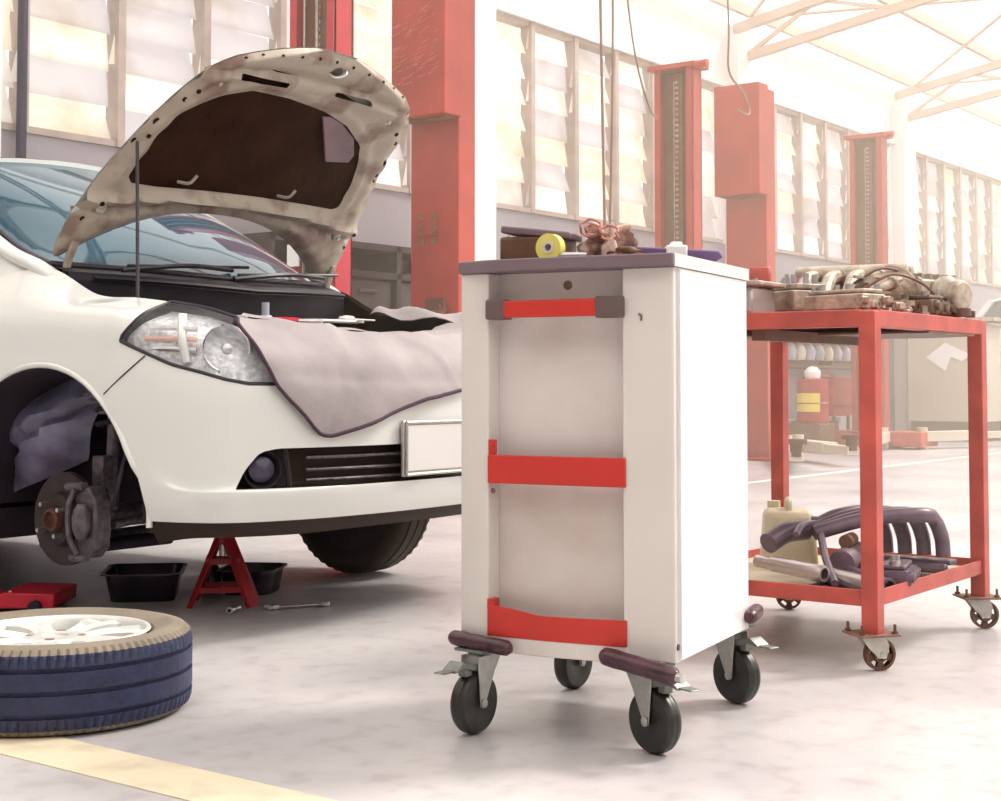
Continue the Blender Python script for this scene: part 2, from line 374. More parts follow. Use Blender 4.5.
# ---------------------------------------------------------------- lift posts
def lift_post(x, y, label, kind, m='post_red', H=3.52, sleeve=None):
    t = thing('vehicle_lift_post', label, 'lift post', (x, y, 0), 0, 'red two-post vehicle lift columns')
    w, d = (.38 if kind == 'open' else .43), (.18 if kind == 'open' else .19)
    bm = BM()
    if kind == 'open':          # channel open towards -x
        box(bm, (-d / 2 + .01, w / 2 - .030, H / 2), (.03, .06, H)); box(bm, (-d / 2 + .01, -w / 2 + .030, H / 2), (.03, .06, H))
        box(bm, (0, w / 2 - .01, H / 2), (d, .02, H)); box(bm, (0, -w / 2 + .01, H / 2), (d, .02, H)); box(bm, (d / 2 - .01, 0, H / 2), (.02, w, H))
        obj('column', bm, m, t, smooth=0, bevel=.004)
        bm = BM(); box(bm, (d / 2 - .05, 0, H / 2), (.02, w - .06, H - .02)); box(bm, (d / 2 - .07, 0, H / 2), (.05, .09, H - .06)); obj('channel_lining', bm, 'post_inner', t, smooth=0)
        bm = BM()
        for k in range(int(H / .05)): box(bm, (d / 2 - .115, 0, .1 + k * .048), (.010, .028, .020))
        box(bm, (d / 2 - .112, .03, H / 2), (.006, .008, H - .2)); obj('lock_rack', bm, 'alu', t, smooth=0)
        bm = BM(); box(bm, (0, 0, H + .02), (d + .09, w + .10, .045)); cyl(bm, (-.02, -w / 2 - .12, H + .03), (-.02, w / 2 + .02, H + .03), .035); obj('top_cap', bm, m, t, bevel=.005)
    else:
        box(bm, (0, 0, H / 2), (d, w, H)); obj('column', bm, m, t, smooth=0, bevel=.006)
        z0, z1 = sleeve
        bm = BM(); box(bm, (-d / 2 - .09, 0, (z0 + z1) / 2), (.20, w + .05, z1 - z0)); obj('cylinder_cover', bm, m, t, smooth=0, bevel=.008)
        bm = BM(); box(bm, (-d / 2 - .07, 0, z0 - .006), (.13, w * .9, .012)); obj('cover_bottom', bm, 'post_inner', t, smooth=0)
    bm = BM(); box(bm, (0, 0, .012), (.6, .60, .024)); obj('base_plate', bm, m, t, smooth=0, bevel=.004)
    return t
L2 = lift_post(6.80, 6.45, 'crimson lift column with dark central slot behind the raised car hood', 'open', 'post_crimson', H=4.2)
bm = BM(); box(bm, (-.10, .14, 1.54), (.012, .10, .14)); obj('notice_label', bm, 'paper', L2, smooth=0)
for yy in (-.055, .055):
    bm = BM(); box(bm, (-.095, yy, 2.1), (.012, .012, 4.1)); obj('guide_strip', bm, 'steel', L2, smooth=0)
L1 = lift_post(8.10, 6.50, 'large red lift column with a scuffed boxed upper sleeve between hood and white cabinet', 'closed', 'post_red', H=4.6, sleeve=(2.58, 4.6))
bm = BM()
for yy in (.0, .12):
    for z in (1.72, 1.78, 1.84, 1.90): box(bm, (-.125, yy - .02, z), (.012, .045, .035))
obj('stamped_marks', bm, 'post_inner', L1, smooth=0)
bm = BM(); box(bm, (-.14, -.05, 1.25), (.04, .16, .14)); cyl(bm, (-.2, -.10, 1.25), (-.12, -.10, 1.25), .03); cyl(bm, (-.2, -.16, 1.22), (-.2, -.02, 1.22), .012); obj('lock_bracket', bm, 'caster_brown', L1)
bm = BM(); rr = random.Random(5)
for k in range(70):
    y = rr.uniform(-.1, .27); z = rr.uniform(2.85, 3.35) - abs(y) * .4; l = rr.uniform(.02, .09); a = rr.uniform(.1, .5)
    box(bm, (0, 0, 0), (.003, l, .003), Matrix.Translation((-.312, y - .09, z)) @ Matrix.Rotation(-a, 4, 'X'))
obj('scuff_marks', bm, 'scuff', L1, smooth=0); 
L3 = lift_post(11.45, 6.50, 'red lift column with open brown channel and silver lock rack above the cabinet', 'open', 'post_red')
L4 = lift_post(12.85, 6.50, 'pale red closed lift column with boxed upper sleeve behind the parts table', 'closed', 'post_red', H=3.55, sleeve=(2.52, 3.58))
L5 = lift_post(16.0, 6.60, 'farthest hazy lift column with open tan channel, right of the others', 'open', 'post_red')
bm = BM(); box(bm, (-.1, -.17, .11), (.5, 1.10, .16)); obj('arm_carriage', bm, 'table_red', L5, smooth=0, bevel=.01)
# lift arms lying low beside posts
def lift_arm(p, q, label, w=.16, h=.11, z=.14):
    p, q = Vector(p), Vector(q); d = q - p; t = thing('lift_arm', label, 'lift arm', (p.x, p.y, 0), math.atan2(d.y, d.x), 'low swing arms of the vehicle lifts')
    L_ = d.length; bm = BM(); box(bm, (L_ * .3, 0, z), (L_ * .6, w, h)); box(bm, (L_ * .75, 0, z), (L_ * .5, w * .7, h * .7)); obj('arm_beam', bm, 'beige', t, smooth=0, bevel=.008)
    bm = BM(); cyl(bm, (L_ - .03, 0, z), (L_ - .03, 0, z + .12), .05); cyl(bm, (L_ - .03, 0, z + .10), (L_ - .03, 0, z + .14), .09); obj('lift_pad', bm, 'pad_brown', t)
    bm = BM(); cyl(bm, (0, 0, 0), (0, 0, z + .1), .06); obj('pivot', bm, 'beige', t)
lift_arm((12.75, 6.1, 0), (10.95, 5.15, 0), 'beige lift arm with dark pad reaching out low beside the cabinet edge')
lift_arm((13.0, 6.1, 0), (12.2, 5.2, 0), 'short beige lift arm seen low between the table legs')
lift_arm((15.85, 5.95, 0), (17.3, 5.35, 0), 'pale lift arm lying right of the farthest column foot')
lift_arm((15.6, 6.3, 0), (14.2, 5.9, 0), 'pale lift arm lying left of the farthest column foot')

# ---------------------------------------------------------------- things by the back wall
t = thing('storage_rack', 'dark grey compartment rack against the wall behind the raised hood', 'rack', (7.8, 7.12, 0))
bm = BM(); W_, H_ = 1.95, 1.72
box(bm, (0, .19, H_ / 2), (W_, .03, H_))
for x in (-.96, -.32, .32, .96): box(bm, (x, 0, H_ / 2), (.05, .40, H_))
for z in (.03, .45, .85, 1.2, 1.5, 1.70): box(bm, (0, 0, z), (W_, .40, .045))
obj('rack_frame', bm, 'rack_dark', t, smooth=0)
rr = random.Random(9)
for x in (-.64, 0, .64):
    for z in (.06, .48, .88, 1.23):
        bm = BM(); h = .22 if z > 1 else .30; box(bm, (x, -.02, z + h / 2 + .01), (.54, .3, h)); box(bm, (x, -.18, z + h * .7), (.2, .02, .03)); obj('storage_bin', bm, 'rack_panel', t, smooth=0, bevel=.01)
# parts wall seen through the red table
t = thing('wall_rack', 'brown wall rack hung with pale bundles seen through the red table frame', 'rack', (16.2, 7.22, 0))
bm = BM(); box(bm, (0, .1, 1.19), (2.9, .03, .60))
for z in (.92, 1.20, 1.48): box(bm, (0, .0, z), (2.9, .2, .03))
for x in (-1.43, 0, 1.43): box(bm, (x, .02, 1.2), (.05, .2, .58))
obj('rack_frame', bm, 'case_brown', t, smooth=0)
for i in range(11):
    x = -1.3 + i * .25
    for z, h in ((1.02, .2), (1.30, .2)):
        bm = BM(); lathe(bm, [(0, 0), (.07, .01), (.085, h * .5), (.06, h * .85), (.03, h), (0, h + .02)], (x, -.02, z - h * .2), seg=10); obj('hanging_bundle', bm, 'bottle_blue' if (i * 7 + int(z * 10)) % 3 else 'beige', t)
t = thing('drum', 'red oil drum with yellow label below the hanging bundles', 'drum', (14.88, 6.80, 0))
bm = BM(); lathe(bm, [(0, .30), (.17, .30), (.175, .33), (.17, .36), (.17, .5), (.178, .51), (.17, .52), (.17, .74), (.175, .76), (.16, .77), (0, .775)], seg=28); obj('drum_body', bm, 'red', t)
bm = BM(); lathe(bm, [(.173, .42), (.173, .62)], seg=28); bmesh.ops.delete(bm, geom=[v for v in bm.verts if v.co.x > -.09], context='VERTS'); obj('yellow_label', bm, 'yellow', t)
bm = BM(); lathe(bm, [(0, .775), (.08, .78), (.09, .85), (.05, .9), (0, .91)], seg=16); obj('funnel', bm, 'paper', t)
bm = BM(); box(bm, (0, 0, .15), (.42, .34, .30)); obj('stand_block', bm, 'case_brown', t, smooth=0, bevel=.02)
t = thing('tool_trolley', 'small red wheeled tool trolley standing behind the near table leg', 'trolley', (15.98, 7.115, 0))
for z, h in ((.62, .36), (.42, .14)):
    bm = BM(); box(bm, (0, 0, z), (.56, .38, h)); obj('drawer_box', bm, 'red', t, smooth=0, bevel=.015)
bm = BM(); tube(bm, [(-.27, -.18, .7), (-.29, -.19, .82), (-.29, .0, .84), (-.27, .18, .72)], .015); obj('push_handle', bm, 'red', t)
for dx in (-.2, .2):
    for dy in (-.16, .16):
        bm = BM(); cyl(bm, (dx, dy, .1), (dx, dy, .36), .02, seg=8); cyl(bm, (dx - .02, dy, .05), (dx + .02, dy, .05), .05); obj('leg', bm, 'caster_brown', t)
t = thing('bench', 'long pale slatted bench shelf low along the back wall', 'bench', (15.0, 7.15, 0))
bm = BM()
for y in (-.11, 0, .11): box(bm, (.3, y, .31), (1.5, .1, .03))
obj('seat_slats', bm, 'beige', t, smooth=0)
for x in (-.35, .95):
    bm = BM(); box(bm, (x, 0, .148), (.06, .34, .295)); obj('leg', bm, 'case_brown', t, smooth=0)
# pale upright cabinet with a paper pinned on it
t = thing('steel_cabinet', 'pale beige upright cabinet with a white paper hung on its face', 'cabinet', (18.6, 6.55, 0))
bm = BM(); box(bm, (0, 0, .86), (.55, 1.02, 1.24)); obj('cabinet_body', bm, 'beige', t, smooth=0, bevel=.01)
bm = BM(); box(bm, (0, 0, 1.52), (.7, 1.25, .05)); box(bm, (0, 0, 1.46), (.66, 1.2, .03)); obj('worktop', bm, 'alu', t, smooth=0)
bm = BM(); box(bm, (.02, 0, .12), (.5, .98, .24)); obj('plinth', bm, 'pad_brown', t, smooth=0)
bm = BM(); prism(bm, [(-.30, .03), (-.05, .22), (.27, .06), (.16, -.02), (.02, .04), (-.05, -.14)], 0, .01, fr((-.285, -.04, 1.02), (0, -1, 0), (-1, 0, 0)))
tag(obj('paper_sheet', bm, 'paper', smooth=0), 'white paper sheet stuck on the pale beige cabinet', 'paper'); bpy.data.objects['paper_sheet'].location = (18.6, 6.55, 0)
# dark service pipe by the left window
bm = BM(); cyl(bm, (5.17, 7.28, 0), (5.17, 7.28, 4.4), .03); tag(obj('wall_pipe', bm, 'dark_pipe'), 'dark navy vertical pipe on the wall above the car roof', 'pipe')
# hanging cables
for n, (pts, r, lab) in enumerate([
    ([(9.36, 6.0, 4.65), (9.40, 6.0, 3.2), (9.45, 6.0, 1.6)], .012, 'thin brown cable hanging left of the open lift column, longer of two'),
    ([(9.56, 6.0, 4.65), (9.56, 6.0, 3.2), (9.50, 6.0, 1.6)], .010, 'thin brown cable hanging just right of the longest cable'),
    ([(9.60, 6.0, 4.65), (9.85, 6.0, 3.45), (10.25, 6.1, 3.0), (10.9, 6.4, 3.0)], .008, 'slanting brown cable running down to the open lift column'),
    ([(11.6, 6.1, 4.7), (11.66, 6.1, 3.9), (11.85, 6.2, 3.55), (12.3, 6.3, 3.45), (12.45, 6.3, 3.3), (12.2, 6.2, 3.2), (11.9, 6.15, 3.2)], .010, 'brown cable looping over the boxed sleeve of the pale red column'),
    ([(7.7, 6.1, 3.85), (7.85, 6.05, 3.55), (8.05, 6.0, 3.5), (8.2, 6.1, 3.6), (8.1, 6.3, 3.7)], .02, 'pale hose curling at the top of the large red column')]):
    bm = BM(); tube(bm, pts, r, seg=6); tag(obj('hanging_cable', bm, 'cable' if n < 4 else 'alu_dark'), lab, 'cable')
# ================================================================ THE CAR
CAR = thing('car', 'white car with raised hood and removed front wheel, propped on a red stand', 'car', (3.600, 3.860, 0), math.radians(-88.5))
CARM = Matrix.Translation((3.600, 3.860, 0)) @ Matrix.Rotation(math.radians(-88.5), 4, 'Z')
def _c(x, zt, yt, z6, dy=0, zs=(.22, .30, .42, .60, .72, .82)):
    ys = (.775, .815, .838, .850, .850, .842)
    return [(x, y + dy, z) for y, z in zip(ys, zs)] + [(x, .815 + dy, z6), (x, yt, zt)]
COLS = [
 [(-3.36, 0, z) for z in (.30, .36, .46, .62, .74, .86, .98, 1.04)],
 [(-3.33, .45, z) for z in (.30, .36, .46, .62, .74, .86, .98, 1.04)],
 [(-3.20, .72, z) for z in (.30, .35, .45, .62, .74, .86, .97, 1.03)],
 _c(-2.9, 1.03, .74, .95), _c(-2.3, 1.03, .74, .95), _c(-1.6, 1.03, .745, .95), _c(-1.0, 1.03, .745, .95),
 _c(-.55, 1.04, .74, .95), _c(-.22, 1.095, .71, .965), _c(-.07, 1.095, .685, .965),
 _c(.12, 1.012, .675, .955), _c(.30, .996, .675, .945), _c(.45, .978, .67, .93, 0, (.26, .34, .44, .60, .72, .82)),
 [(.60, .74, .29), (.635, .785, .345), (.645, .805, .430), (.635, .793, .462), (.635, .795, .70), (.625, .782, .80), (.61, .755, .885), (.59, .655, .955)],
 [(.72, .66, .295), (.762, .70, .345), (.787, .708, .428), (.765, .695, .462), (.77, .69, .69), (.755, .68, .775), (.73, .655, .85), (.66, .585, .925)],
 [(.80, .48, .295), (.845, .50, .345), (.874, .508, .430), (.85, .505, .46), (.86, .50, .68), (.845, .50, .75), (.81, .48, .82), (.725, .44, .90)],
 [(.845, .24, .30), (.885, .25, .345), (.912, .25, .435), (.895, .25, .46), (.905, .25, .67), (.89, .25, .74), (.855, .25, .80), (.77, .22, .885)],
 [(.855, 0, .30), (.895, 0, .345), (.925, 0, .435), (.908, 0, .46), (.918, 0, .67), (.903, 0, .74), (.87, 0, .80), (.785, 0, .88)],
]
NC, NR = 12, 9
_full = [[(x, -y, z) for x, y, z in c] for c in COLS] + [list(c) for c in COLS[-2::-1]]
_byrow = [catmull([c[r] for c in _full], NC) for r in range(8)]
GRID = [catmull([_byrow[r][i] for r in range(8)], NR) for i in range(len(_byrow[0]))]     # GRID[i][j] car skin points
GV = [p for c in GRID for p in c]; _nj = len(GRID[0])
GF = [(i * _nj + j, (i + 1) * _nj + j, (i + 1) * _nj + j + 1, i * _nj + j + 1) for i in range(len(GRID) - 1) for j in range(_nj - 1)]
def clip(V, F, g):          # keep the part of the polygons where g > 0
    G = [g(v) for v in V]; NV = []; mp = {}; em = {}; NF = []
    def old(i):
        if i not in mp: mp[i] = len(NV); NV.append(V[i])
        return mp[i]
    def cut(i, j):
        k = (min(i, j), max(i, j))
        if k not in em:
            t = G[k[0]] / (G[k[0]] - G[k[1]]); em[k] = len(NV); NV.append(V[k[0]].lerp(V[k[1]], t))
        return em[k]
    for f in F:
        s = [G[i] > 0 for i in f]
        if all(s): NF.append(tuple(old(i) for i in f)); continue
        if not any(s): continue
        o = []
        for a in range(len(f)):
            i, j = f[a], f[(a + 1) % len(f)]
            if G[i] > 0: o.append(old(i))
            if (G[i] > 0) != (G[j] > 0): o.append(cut(i, j))
        if len(o) > 2: NF.append(tuple(o))
    return NV, NF
def sdpoly(x, y, P):        # signed distance to a polygon, positive inside
    d = 1e9; ins = False; n = len(P)
    for i in range(n):
        ax, ay = P[i]; bx, by = P[(i + 1) % n]; ex, ey = bx - ax, by - ay
        t = max(0, min(1, ((x - ax) * ex + (y - ay) * ey) / (ex * ex + ey * ey + 1e-12)))
        d = min(d, math.hypot(x - ax - ex * t, y - ay - ey * t))
        if (ay > y) != (by > y) and x < (bx - ax) * (y - ay) / (by - ay) + ax: ins = not ins
    return d if ins else -d
def offs(V, F, d):          # shift the points along their averaged normals
    N = [Vector() for _ in V]
    for f in F:
        n = (V[f[1]] - V[f[0]]).cross(V[f[2]] - V[f[0]])
        for i in f: N[i] += n
    out = []
    for v, n in zip(V, N):
        n = n.normalized(); c = Vector((v.x + 1.2, v.y, 0)) if True else 0
        if n.dot(Vector((v.x + 1.0, v.y * 3, .2))) < 0: n = -n
        out.append(v + n * (d(v) if callable(d) else d))
    return out
def edge_tube(V, F, r, name, m, parent, sel=None, seg=6):
    cnt = {}
    for f in F:
        for a in range(len(f)):
            k = tuple(sorted((f[a], f[(a + 1) % len(f)]))); cnt[k] = cnt.get(k, 0) + 1
    nb = {}
    for (a, b), c in cnt.items():
        if c == 1 and (sel is None or (sel(V[a]) and sel(V[b]))): nb.setdefault(a, []).append(b); nb.setdefault(b, []).append(a)
    seen = set(); bm = BM()
    for st in sorted(nb, key=lambda k: len(nb[k])):
        if st in seen: continue
        ch = [st]; seen.add(st)
        while True:
            nx = [k for k in nb[ch[-1]] if k not in seen]
            if not nx: break
            ch.append(nx[0]); seen.add(nx[0])
        if len(ch) < 4: continue
        P = [V[k] for k in ch]
        if len(nb[st]) == 2: P.append(P[0])
        Q = [P[0]]
        for p in P[1:]:
            if (p - Q[-1]).length > .012: Q.append(p)
        if len(Q) > 3: tube(bm, Q, r, seg=seg, smooth=False)
    return obj(name, bm, m, parent, smooth=80)
TH_ = lambda v: math.atan2(-v.y, v.x - .2)
THA = lambda v: math.atan2(abs(v.y), v.x - .2)
HL = [(1.319, .861), (1.264, .913), (1.235, .953), (1.20, 1.02), (1.0, 1.02), (.912, .95), (.87, .905), (.78, .83), (.66, .735), (.791, .734), (.867, .735), (.937, .747), (1.018, .768), (1.116, .79), (1.209, .823)]
FOG = [(.905, .437), (.877, .49), (.83, .54), (.77, .55), (-.2, .55), (-.2, .437)]
g_arch = lambda v: min(math.hypot(v.x - .06, v.z - .34) - .455, math.hypot(v.x + 2.54, v.z - .34) - .40) if abs(v.y) > .5 else 1
g_hl = lambda v: sdpoly(THA(v), v.z, HL) if v.x > .2 else -1
g_fog = lambda v: sdpoly(THA(v), v.z, FOG) if v.x > .5 else -1
g_lip = lambda v: (v.z - .343) if v.x > .2 else 1
V, F = clip(GV, GF, g_arch)
Vb, Fb = clip(V, F, lambda v: -g_hl(v)); Vb, Fb = clip(Vb, Fb, lambda v: -g_fog(v)); Vb, Fb = clip(Vb, Fb, g_lip)
bm = BM(); poly_surf(bm, Vb, Fb); obj('body_shell', bm, 'car_paint', CAR, smooth=50, weld=True)
Vl, Fl = clip(V, F, lambda v: -g_lip(v)); bm = BM(); poly_surf(bm, [Vector((v.x - .012, v.y * .99, v.z)) for v in Vl], Fl); obj('bumper_lip', bm, 'grille_brown', CAR)
# wheel-arch lips
for cx, r in ((.06, .452), (-2.54, .398)):
    for s in (-1, 1):
        bm = BM(); pts = []
        for k in range(33):
            a = math.radians(-2 + k * 184 / 32); x = cx + math.cos(a) * r; z = .34 + math.sin(a) * r
            y = .835 if z < .5 else .848 - max(0, z - .70) * .09
            if x > .47: y -= (x - .47) * .7
            pts.append((x, s * y, z))
        tube(bm, pts, .010, seg=6, smooth=False); obj('arch_lip', bm, 'car_paint', CAR, smooth=80)
# headlights
Vh, Fh = clip(GV, GF, g_hl)
for s, nm in ((-1, 'near'), (1, 'far')):
    vv, ff = clip(Vh, Fh, lambda v: s * v.y)
    bm = BM(); poly_surf(bm, vv, ff); hl = obj('headlight', bm, 'lens_glass', CAR, smooth=60)
    inn = offs(vv, ff, -.030); bm = BM(); poly_surf(bm, inn, ff)
    # ribs of the reflector
    obj('reflector', bm, 'lamp_silver', hl, smooth=20)
    edge_tube(vv, ff, .0055, 'headlight_seal', 'dark_trim', hl)
    ctr = Vector((.705, s * .675, .845))
    bm = BM(); lathe(bm, [(.0, -.035), (.03, -.03), (.055, -.01), (.066, .02), (.070, .022), (.068, .0)], ctr + Vector((-.03, 0, -.01)), (.85, s * .45, .1), 24); obj('lamp_bowl', bm, 'chrome', hl)
    bm = BM(); lathe(bm, [(.0, .02), (.014, .018), (.016, 0), (.016, -.03)], ctr + Vector((-.025, 0, -.01)), (.85, s * .45, .1), 12); obj('bulb', bm, 'steel', hl)
    bm = BM(); tube(bm, [(.575, s * .745, .935), (.600, s * .768, .87), (.615, s * .765, .795)], .013, seg=8, flat=.6); obj('lamp_divider', bm, 'alloy', hl)
    for k, z in enumerate((.835, .865, .895)):
        bm = BM(); tube(bm, [(.46 + .02 * k, s * .80, z), (.56, s * .775, z), (.635, s * .745, z - .005)], .006, seg=6, flat=1.4); obj('reflector_rib', bm, 'lamp_amber' if k == 1 else 'steel', hl)
    for k in range(5):
        bm = BM(); tube(bm, [(.69 + .008 * k, s * (.71 - .025 * k), .765), (.655, s * (.68 - .025 * k), .83), (.64, s * (.66 - .02 * k), .90)], .004, seg=5); obj('reflector_flute', bm, 'steel' if k % 2 else 'zinc_dark', hl)
# lower grille with fog lamps
FOGX = [(1.0, .40), (.96, .50), (.90, .575), (.78, .585), (-.3, .585), (-.3, .40)]
Vf, Ff = clip(GV, GF, lambda v: sdpoly(THA(v), v.z, FOGX) if v.x > .5 else -1)
bm = BM(); poly_surf(bm, [Vector((v.x - .05, v.y * .955, v.z)) for v in Vf], Ff); gr = obj('lower_grille', bm, 'grille_brown', CAR)
for z in (.455, .485, .52):
    bm = BM(); tube(bm, [(.895 + (.0 if abs(y) < .4 else 0) - .062 * (abs(y) / .5) ** 2.2, y, z) for y in [-.5 + .05 * k for k in range(21)]], .004, seg=6, smooth=False, flat=1.2); obj('grille_bar', bm, 'caliper', gr)  # bars paler than the grille, their edge highlights put into the colour
for s in (-1, 1):
    bm = BM(); lathe(bm, [(.052, .012), (.056, .016), (.050, .0), (.03, -.02), (0, -.024)], (.775, s * .625, .49), (.82, s * .45, 0), 24); fl = obj('fog_lamp', bm, 'black_plastic', gr)
    bm = BM(); lathe(bm, [(.038, .004), (.02, .014), (0, .017)], (.775, s * .625, .49), (.82, s * .45, 0), 20); obj('fog_lens', bm, 'fog_glass', gr)
    bm = BM(); tube(bm, [(.825, s * .56, .44), (.82, s * .565, .50), (.815, s * .57, .545)], .009, seg=6); obj('fog_divider', bm, 'black_plastic', gr)
# front plate
bm = BM(); box(bm, (.925, .03, .536), (.012, .40, .172)); pl = obj('number_plate', bm, 'plate_frame', CAR, bevel=.004)
bm = BM(); box(bm, (.9325, .03, .536), (.006, .365, .140)); obj('plate_blank', bm, 'plate_white', pl, bevel=.002)
bm = BM(); P = [(.935, .03 + a * .19, .536 + b * .08) for a, b in ((-1, -1), (1, -1), (1, 1), (-1, 1), (-1, -1))]
tube(bm, P, .006, seg=6, smooth=False); obj('plate_rim', bm, 'zinc', pl)
# panel seams
bm = BM(); tube(bm, [(.513, -.829, .815), (.45, -.850, .763), (.368, -.855, .705)], .0022, seg=5); obj('bumper_seam', bm, 'dark_trim', CAR)
bm = BM(); tube(bm, [(-.62, -.853, .34), (-.60, -.856, .7), (-.58, -.823, .95), (-.50, -.75, 1.05)], .003, seg=5); obj('door_seam', bm, 'dark_trim', CAR)
bm = BM(); ball(bm, (-.62, -.93, 1.06), .1, (.7, 1.0, .75)); obj('door_mirror', bm, 'dark_trim', CAR)
# greenhouse
def wsp(a, b):      # a across -1..1, b up 0..1
    x0 = .03 - .16 * a * a; z0 = 1.095 + .02 * abs(a); x1 = -.83 - .05 * a * a; z1 = 1.575 - .045 * a * a
    y = a * (.665 * (1 - b) + .56 * b); bu = (.035 - .075 * abs(a) ** 6) * math.sin(math.pi * b ** .8)
    return Vector((x0 + (x1 - x0) * b + bu * .5, y, z0 + (z1 - z0) * b + bu))
bm = BM(); R_ = [[wsp(-1 + 2 * i / 24, j / 10) for i in range(25)] for j in range(11)]; loft(bm, R_, False); obj('windshield', bm, 'windshield', CAR, smooth=60)
for b0, rr_ in ((0, .012),):
    bm = BM(); tube(bm, [wsp(-1 + i / 12, 0) + Vector((0, 0, .004)) for i in range(25)], rr_, seg=6, smooth=False); obj('windshield_seal', bm, 'dark_trim', CAR, smooth=80)
bm = BM(); tube(bm, [wsp(-1 + i / 12, 1) + Vector((.01, 0, .0)) for i in range(25)], .008, seg=6, smooth=False); obj('header_seal', bm, 'dark_trim', CAR, smooth=80)
for s in (-1, 1):
    bm = BM(); tube(bm, [wsp(s, 0) + Vector((.05, s * .012, -.045))] + [wsp(s, b) + Vector((-.03, s * .018, -.005)) for b in (0, .2, .4, .6, .8, 1.0)], .034, seg=10, flat=.7); obj('windshield_pillar', bm, 'car_paint', CAR, smooth=60)
    bm = BM(); tube(bm, [wsp(s, b) + Vector((.004, -s * .004, .008)) for b in (0, .2, .4, .6, .8, 1.0)], .007, seg=6); obj('pillar_seal', bm, 'dark_trim', CAR, smooth=60)
RS = [(-.80, 1.58, .545), (-.95, 1.598, .56), (-1.4, 1.605, .565), (-1.9, 1.59, .56), (-2.4, 1.54, .545), (-2.72, 1.48, .52)]
bm = BM(); rings = []
for x, z, w in RS:
    rings.append([Vector((x - .05 * abs(a) ** 2, a * w * (1.03 if abs(a) == 1 else 1), z - .045 * a * a - (.03 if abs(a) == 1 else 0))) for a in (-1, -.97, -.8, -.5, -.2, 0, .2, .5, .8, .97, 1)])
loft(bm, rings, False); obj('roof', bm, 'car_paint', CAR, smooth=60, solid=.02)
for s in (-1, 1):
    bm = BM(); rings = [[Vector((x - .05, s * (w * 1.02), z - .07)), Vector((x2, s * .735, 1.035))] for (x, z, w), x2 in zip([(-.93, 1.585, .55)] + RS[2:], (-.70, -1.3, -1.9, -2.5, -2.95))]
    loft(bm, rings, False); obj('side_glass', bm, 'windshield', CAR, smooth=60)
    bm = BM(); top_ = [wsp(s, b) + Vector((-.02, s * .012, -.01)) for b in (0, .08, .16, .25, .35, .5, .7, .85, 1.0)]; bot_ = [Vector((x, s * yy, zz)) for x, yy, zz in ((-.10, .69, 1.085), (-.17, .705, 1.09), (-.24, .715, 1.085), (-.32, .725, 1.07), (-.42, .735, 1.05), (-.55, .74, 1.04), (-.66, .715, 1.15), (-.76, .66, 1.32), (-.93, .575, 1.50))]
    loft(bm, [top_, bot_], False); obj('pillar_panel', bm, 'car_paint', CAR, smooth=60)
    bm = BM(); tube(bm, [(-1.42, s * .578, 1.53), (-1.38, s * .742, 1.03)], .03, seg=8, smooth=False); tube(bm, [(-2.76, s * .53, 1.42), (-3.0, s * .735, 1.03)], .05, seg=8, smooth=False); obj('side_pillar', bm, 'car_paint', CAR)
bm = BM(); loft(bm, [[Vector((-2.76, a * .53, 1.45 - .04 * a * a)) for a in (-1, -.5, 0, .5, 1)], [Vector((-3.12 + .06 * a * a, a * .66, 1.06)) for a in (-1, -.5, 0, .5, 1)]], False); obj('rear_glass', bm, 'windshield', CAR, smooth=60)
bm = BM(); loft(bm, [[Vector((-3.10, a * .70, 1.055)) for a in (-1, -.5, 0, .5, 1)], [Vector((-3.34 + .12 * abs(a) ** 3, a * .72, 1.035)) for a in (-1, -.5, 0, .5, 1)]], False); obj('tail_deck', bm, 'car_paint', CAR)
bm = BM(); box(bm, (-1.7, 0, .92), (2.9, 1.36, .22)); obj('cabin_floor', bm, 'bay_dark', CAR, smooth=0)
# engine bay
bm = BM()
top = [p[-1] for p in GRID if p[-1].x > -.12]
low = [Vector((p.x - (.06 if p.x > .5 else 0), p.y * .95, .80)) for p in top]
loft(bm, [top, [Vector((p.x - .02 * (p.x > .5), p.y * .985, p.z - .012)) for p in top], low], False)
obj('bay_apron', bm, 'bay_dark', CAR, smooth=0)
bm = BM(); box(bm, (.32, 0, .44), (.86, .76, .04)); box(bm, (-.13, 0, .94), (.06, 1.3, .28)); box(bm, (-1.27, 0, .27), (1.7, 1.62, .10)); box(bm, (-1.3, 0, .34), (3.6, .78, .12)); box(bm, (.33, 0, .37), (.80, .78, .12)); box(bm, (.62, 0, .32), (.22, 1.2, .05)); obj('underbody', bm, 'well_dark', CAR, smooth=0)
bm = BM()
rings = []
for i in range(25):
    a = -1 + i / 12; p = wsp(a, 0); rings.append([p + Vector((-.03, 0, .0)), p + Vector((.02, 0, -.005)), p + Vector((.075, -.01 * a, -.022)), p + Vector((.10, -.01 * a, -.05)), p + Vector((.09, 0, -.13))])
loft(bm, rings, False); cw = obj('cowl', bm, 'black_plastic', CAR, smooth=30)
bm = BM(); tube(bm, [wsp(-1 + i / 12, 0) * .985 + Vector((.115, 0, -.025)) for i in range(1, 24)], .009, seg=6, smooth=False); obj('cowl_rubber', bm, 'black_plastic', cw)
for y0_, y1_, lift in ((-.52, .02, .035), (-.02, .5, .03)):
    bm = BM(); tube(bm, [(.05, y0_, 1.10), (.06, (y0_ + y1_) / 2, 1.12 + lift * .3), (-.0, y1_, 1.135)], .009, seg=6); tube(bm, [(.02, y0_ + .05, 1.118), (.0, y1_ + .08, 1.15)], .006, seg=5); obj('wiper', bm, 'dark_trim', cw)
bm = BM(); box(bm, (.30, .02, .70), (.36, .52, .22)); box(bm, (.26, .02, .83), (.26, .44, .05)); en = obj('engine_cover', bm, 'bay_dark', CAR, bevel=.02)
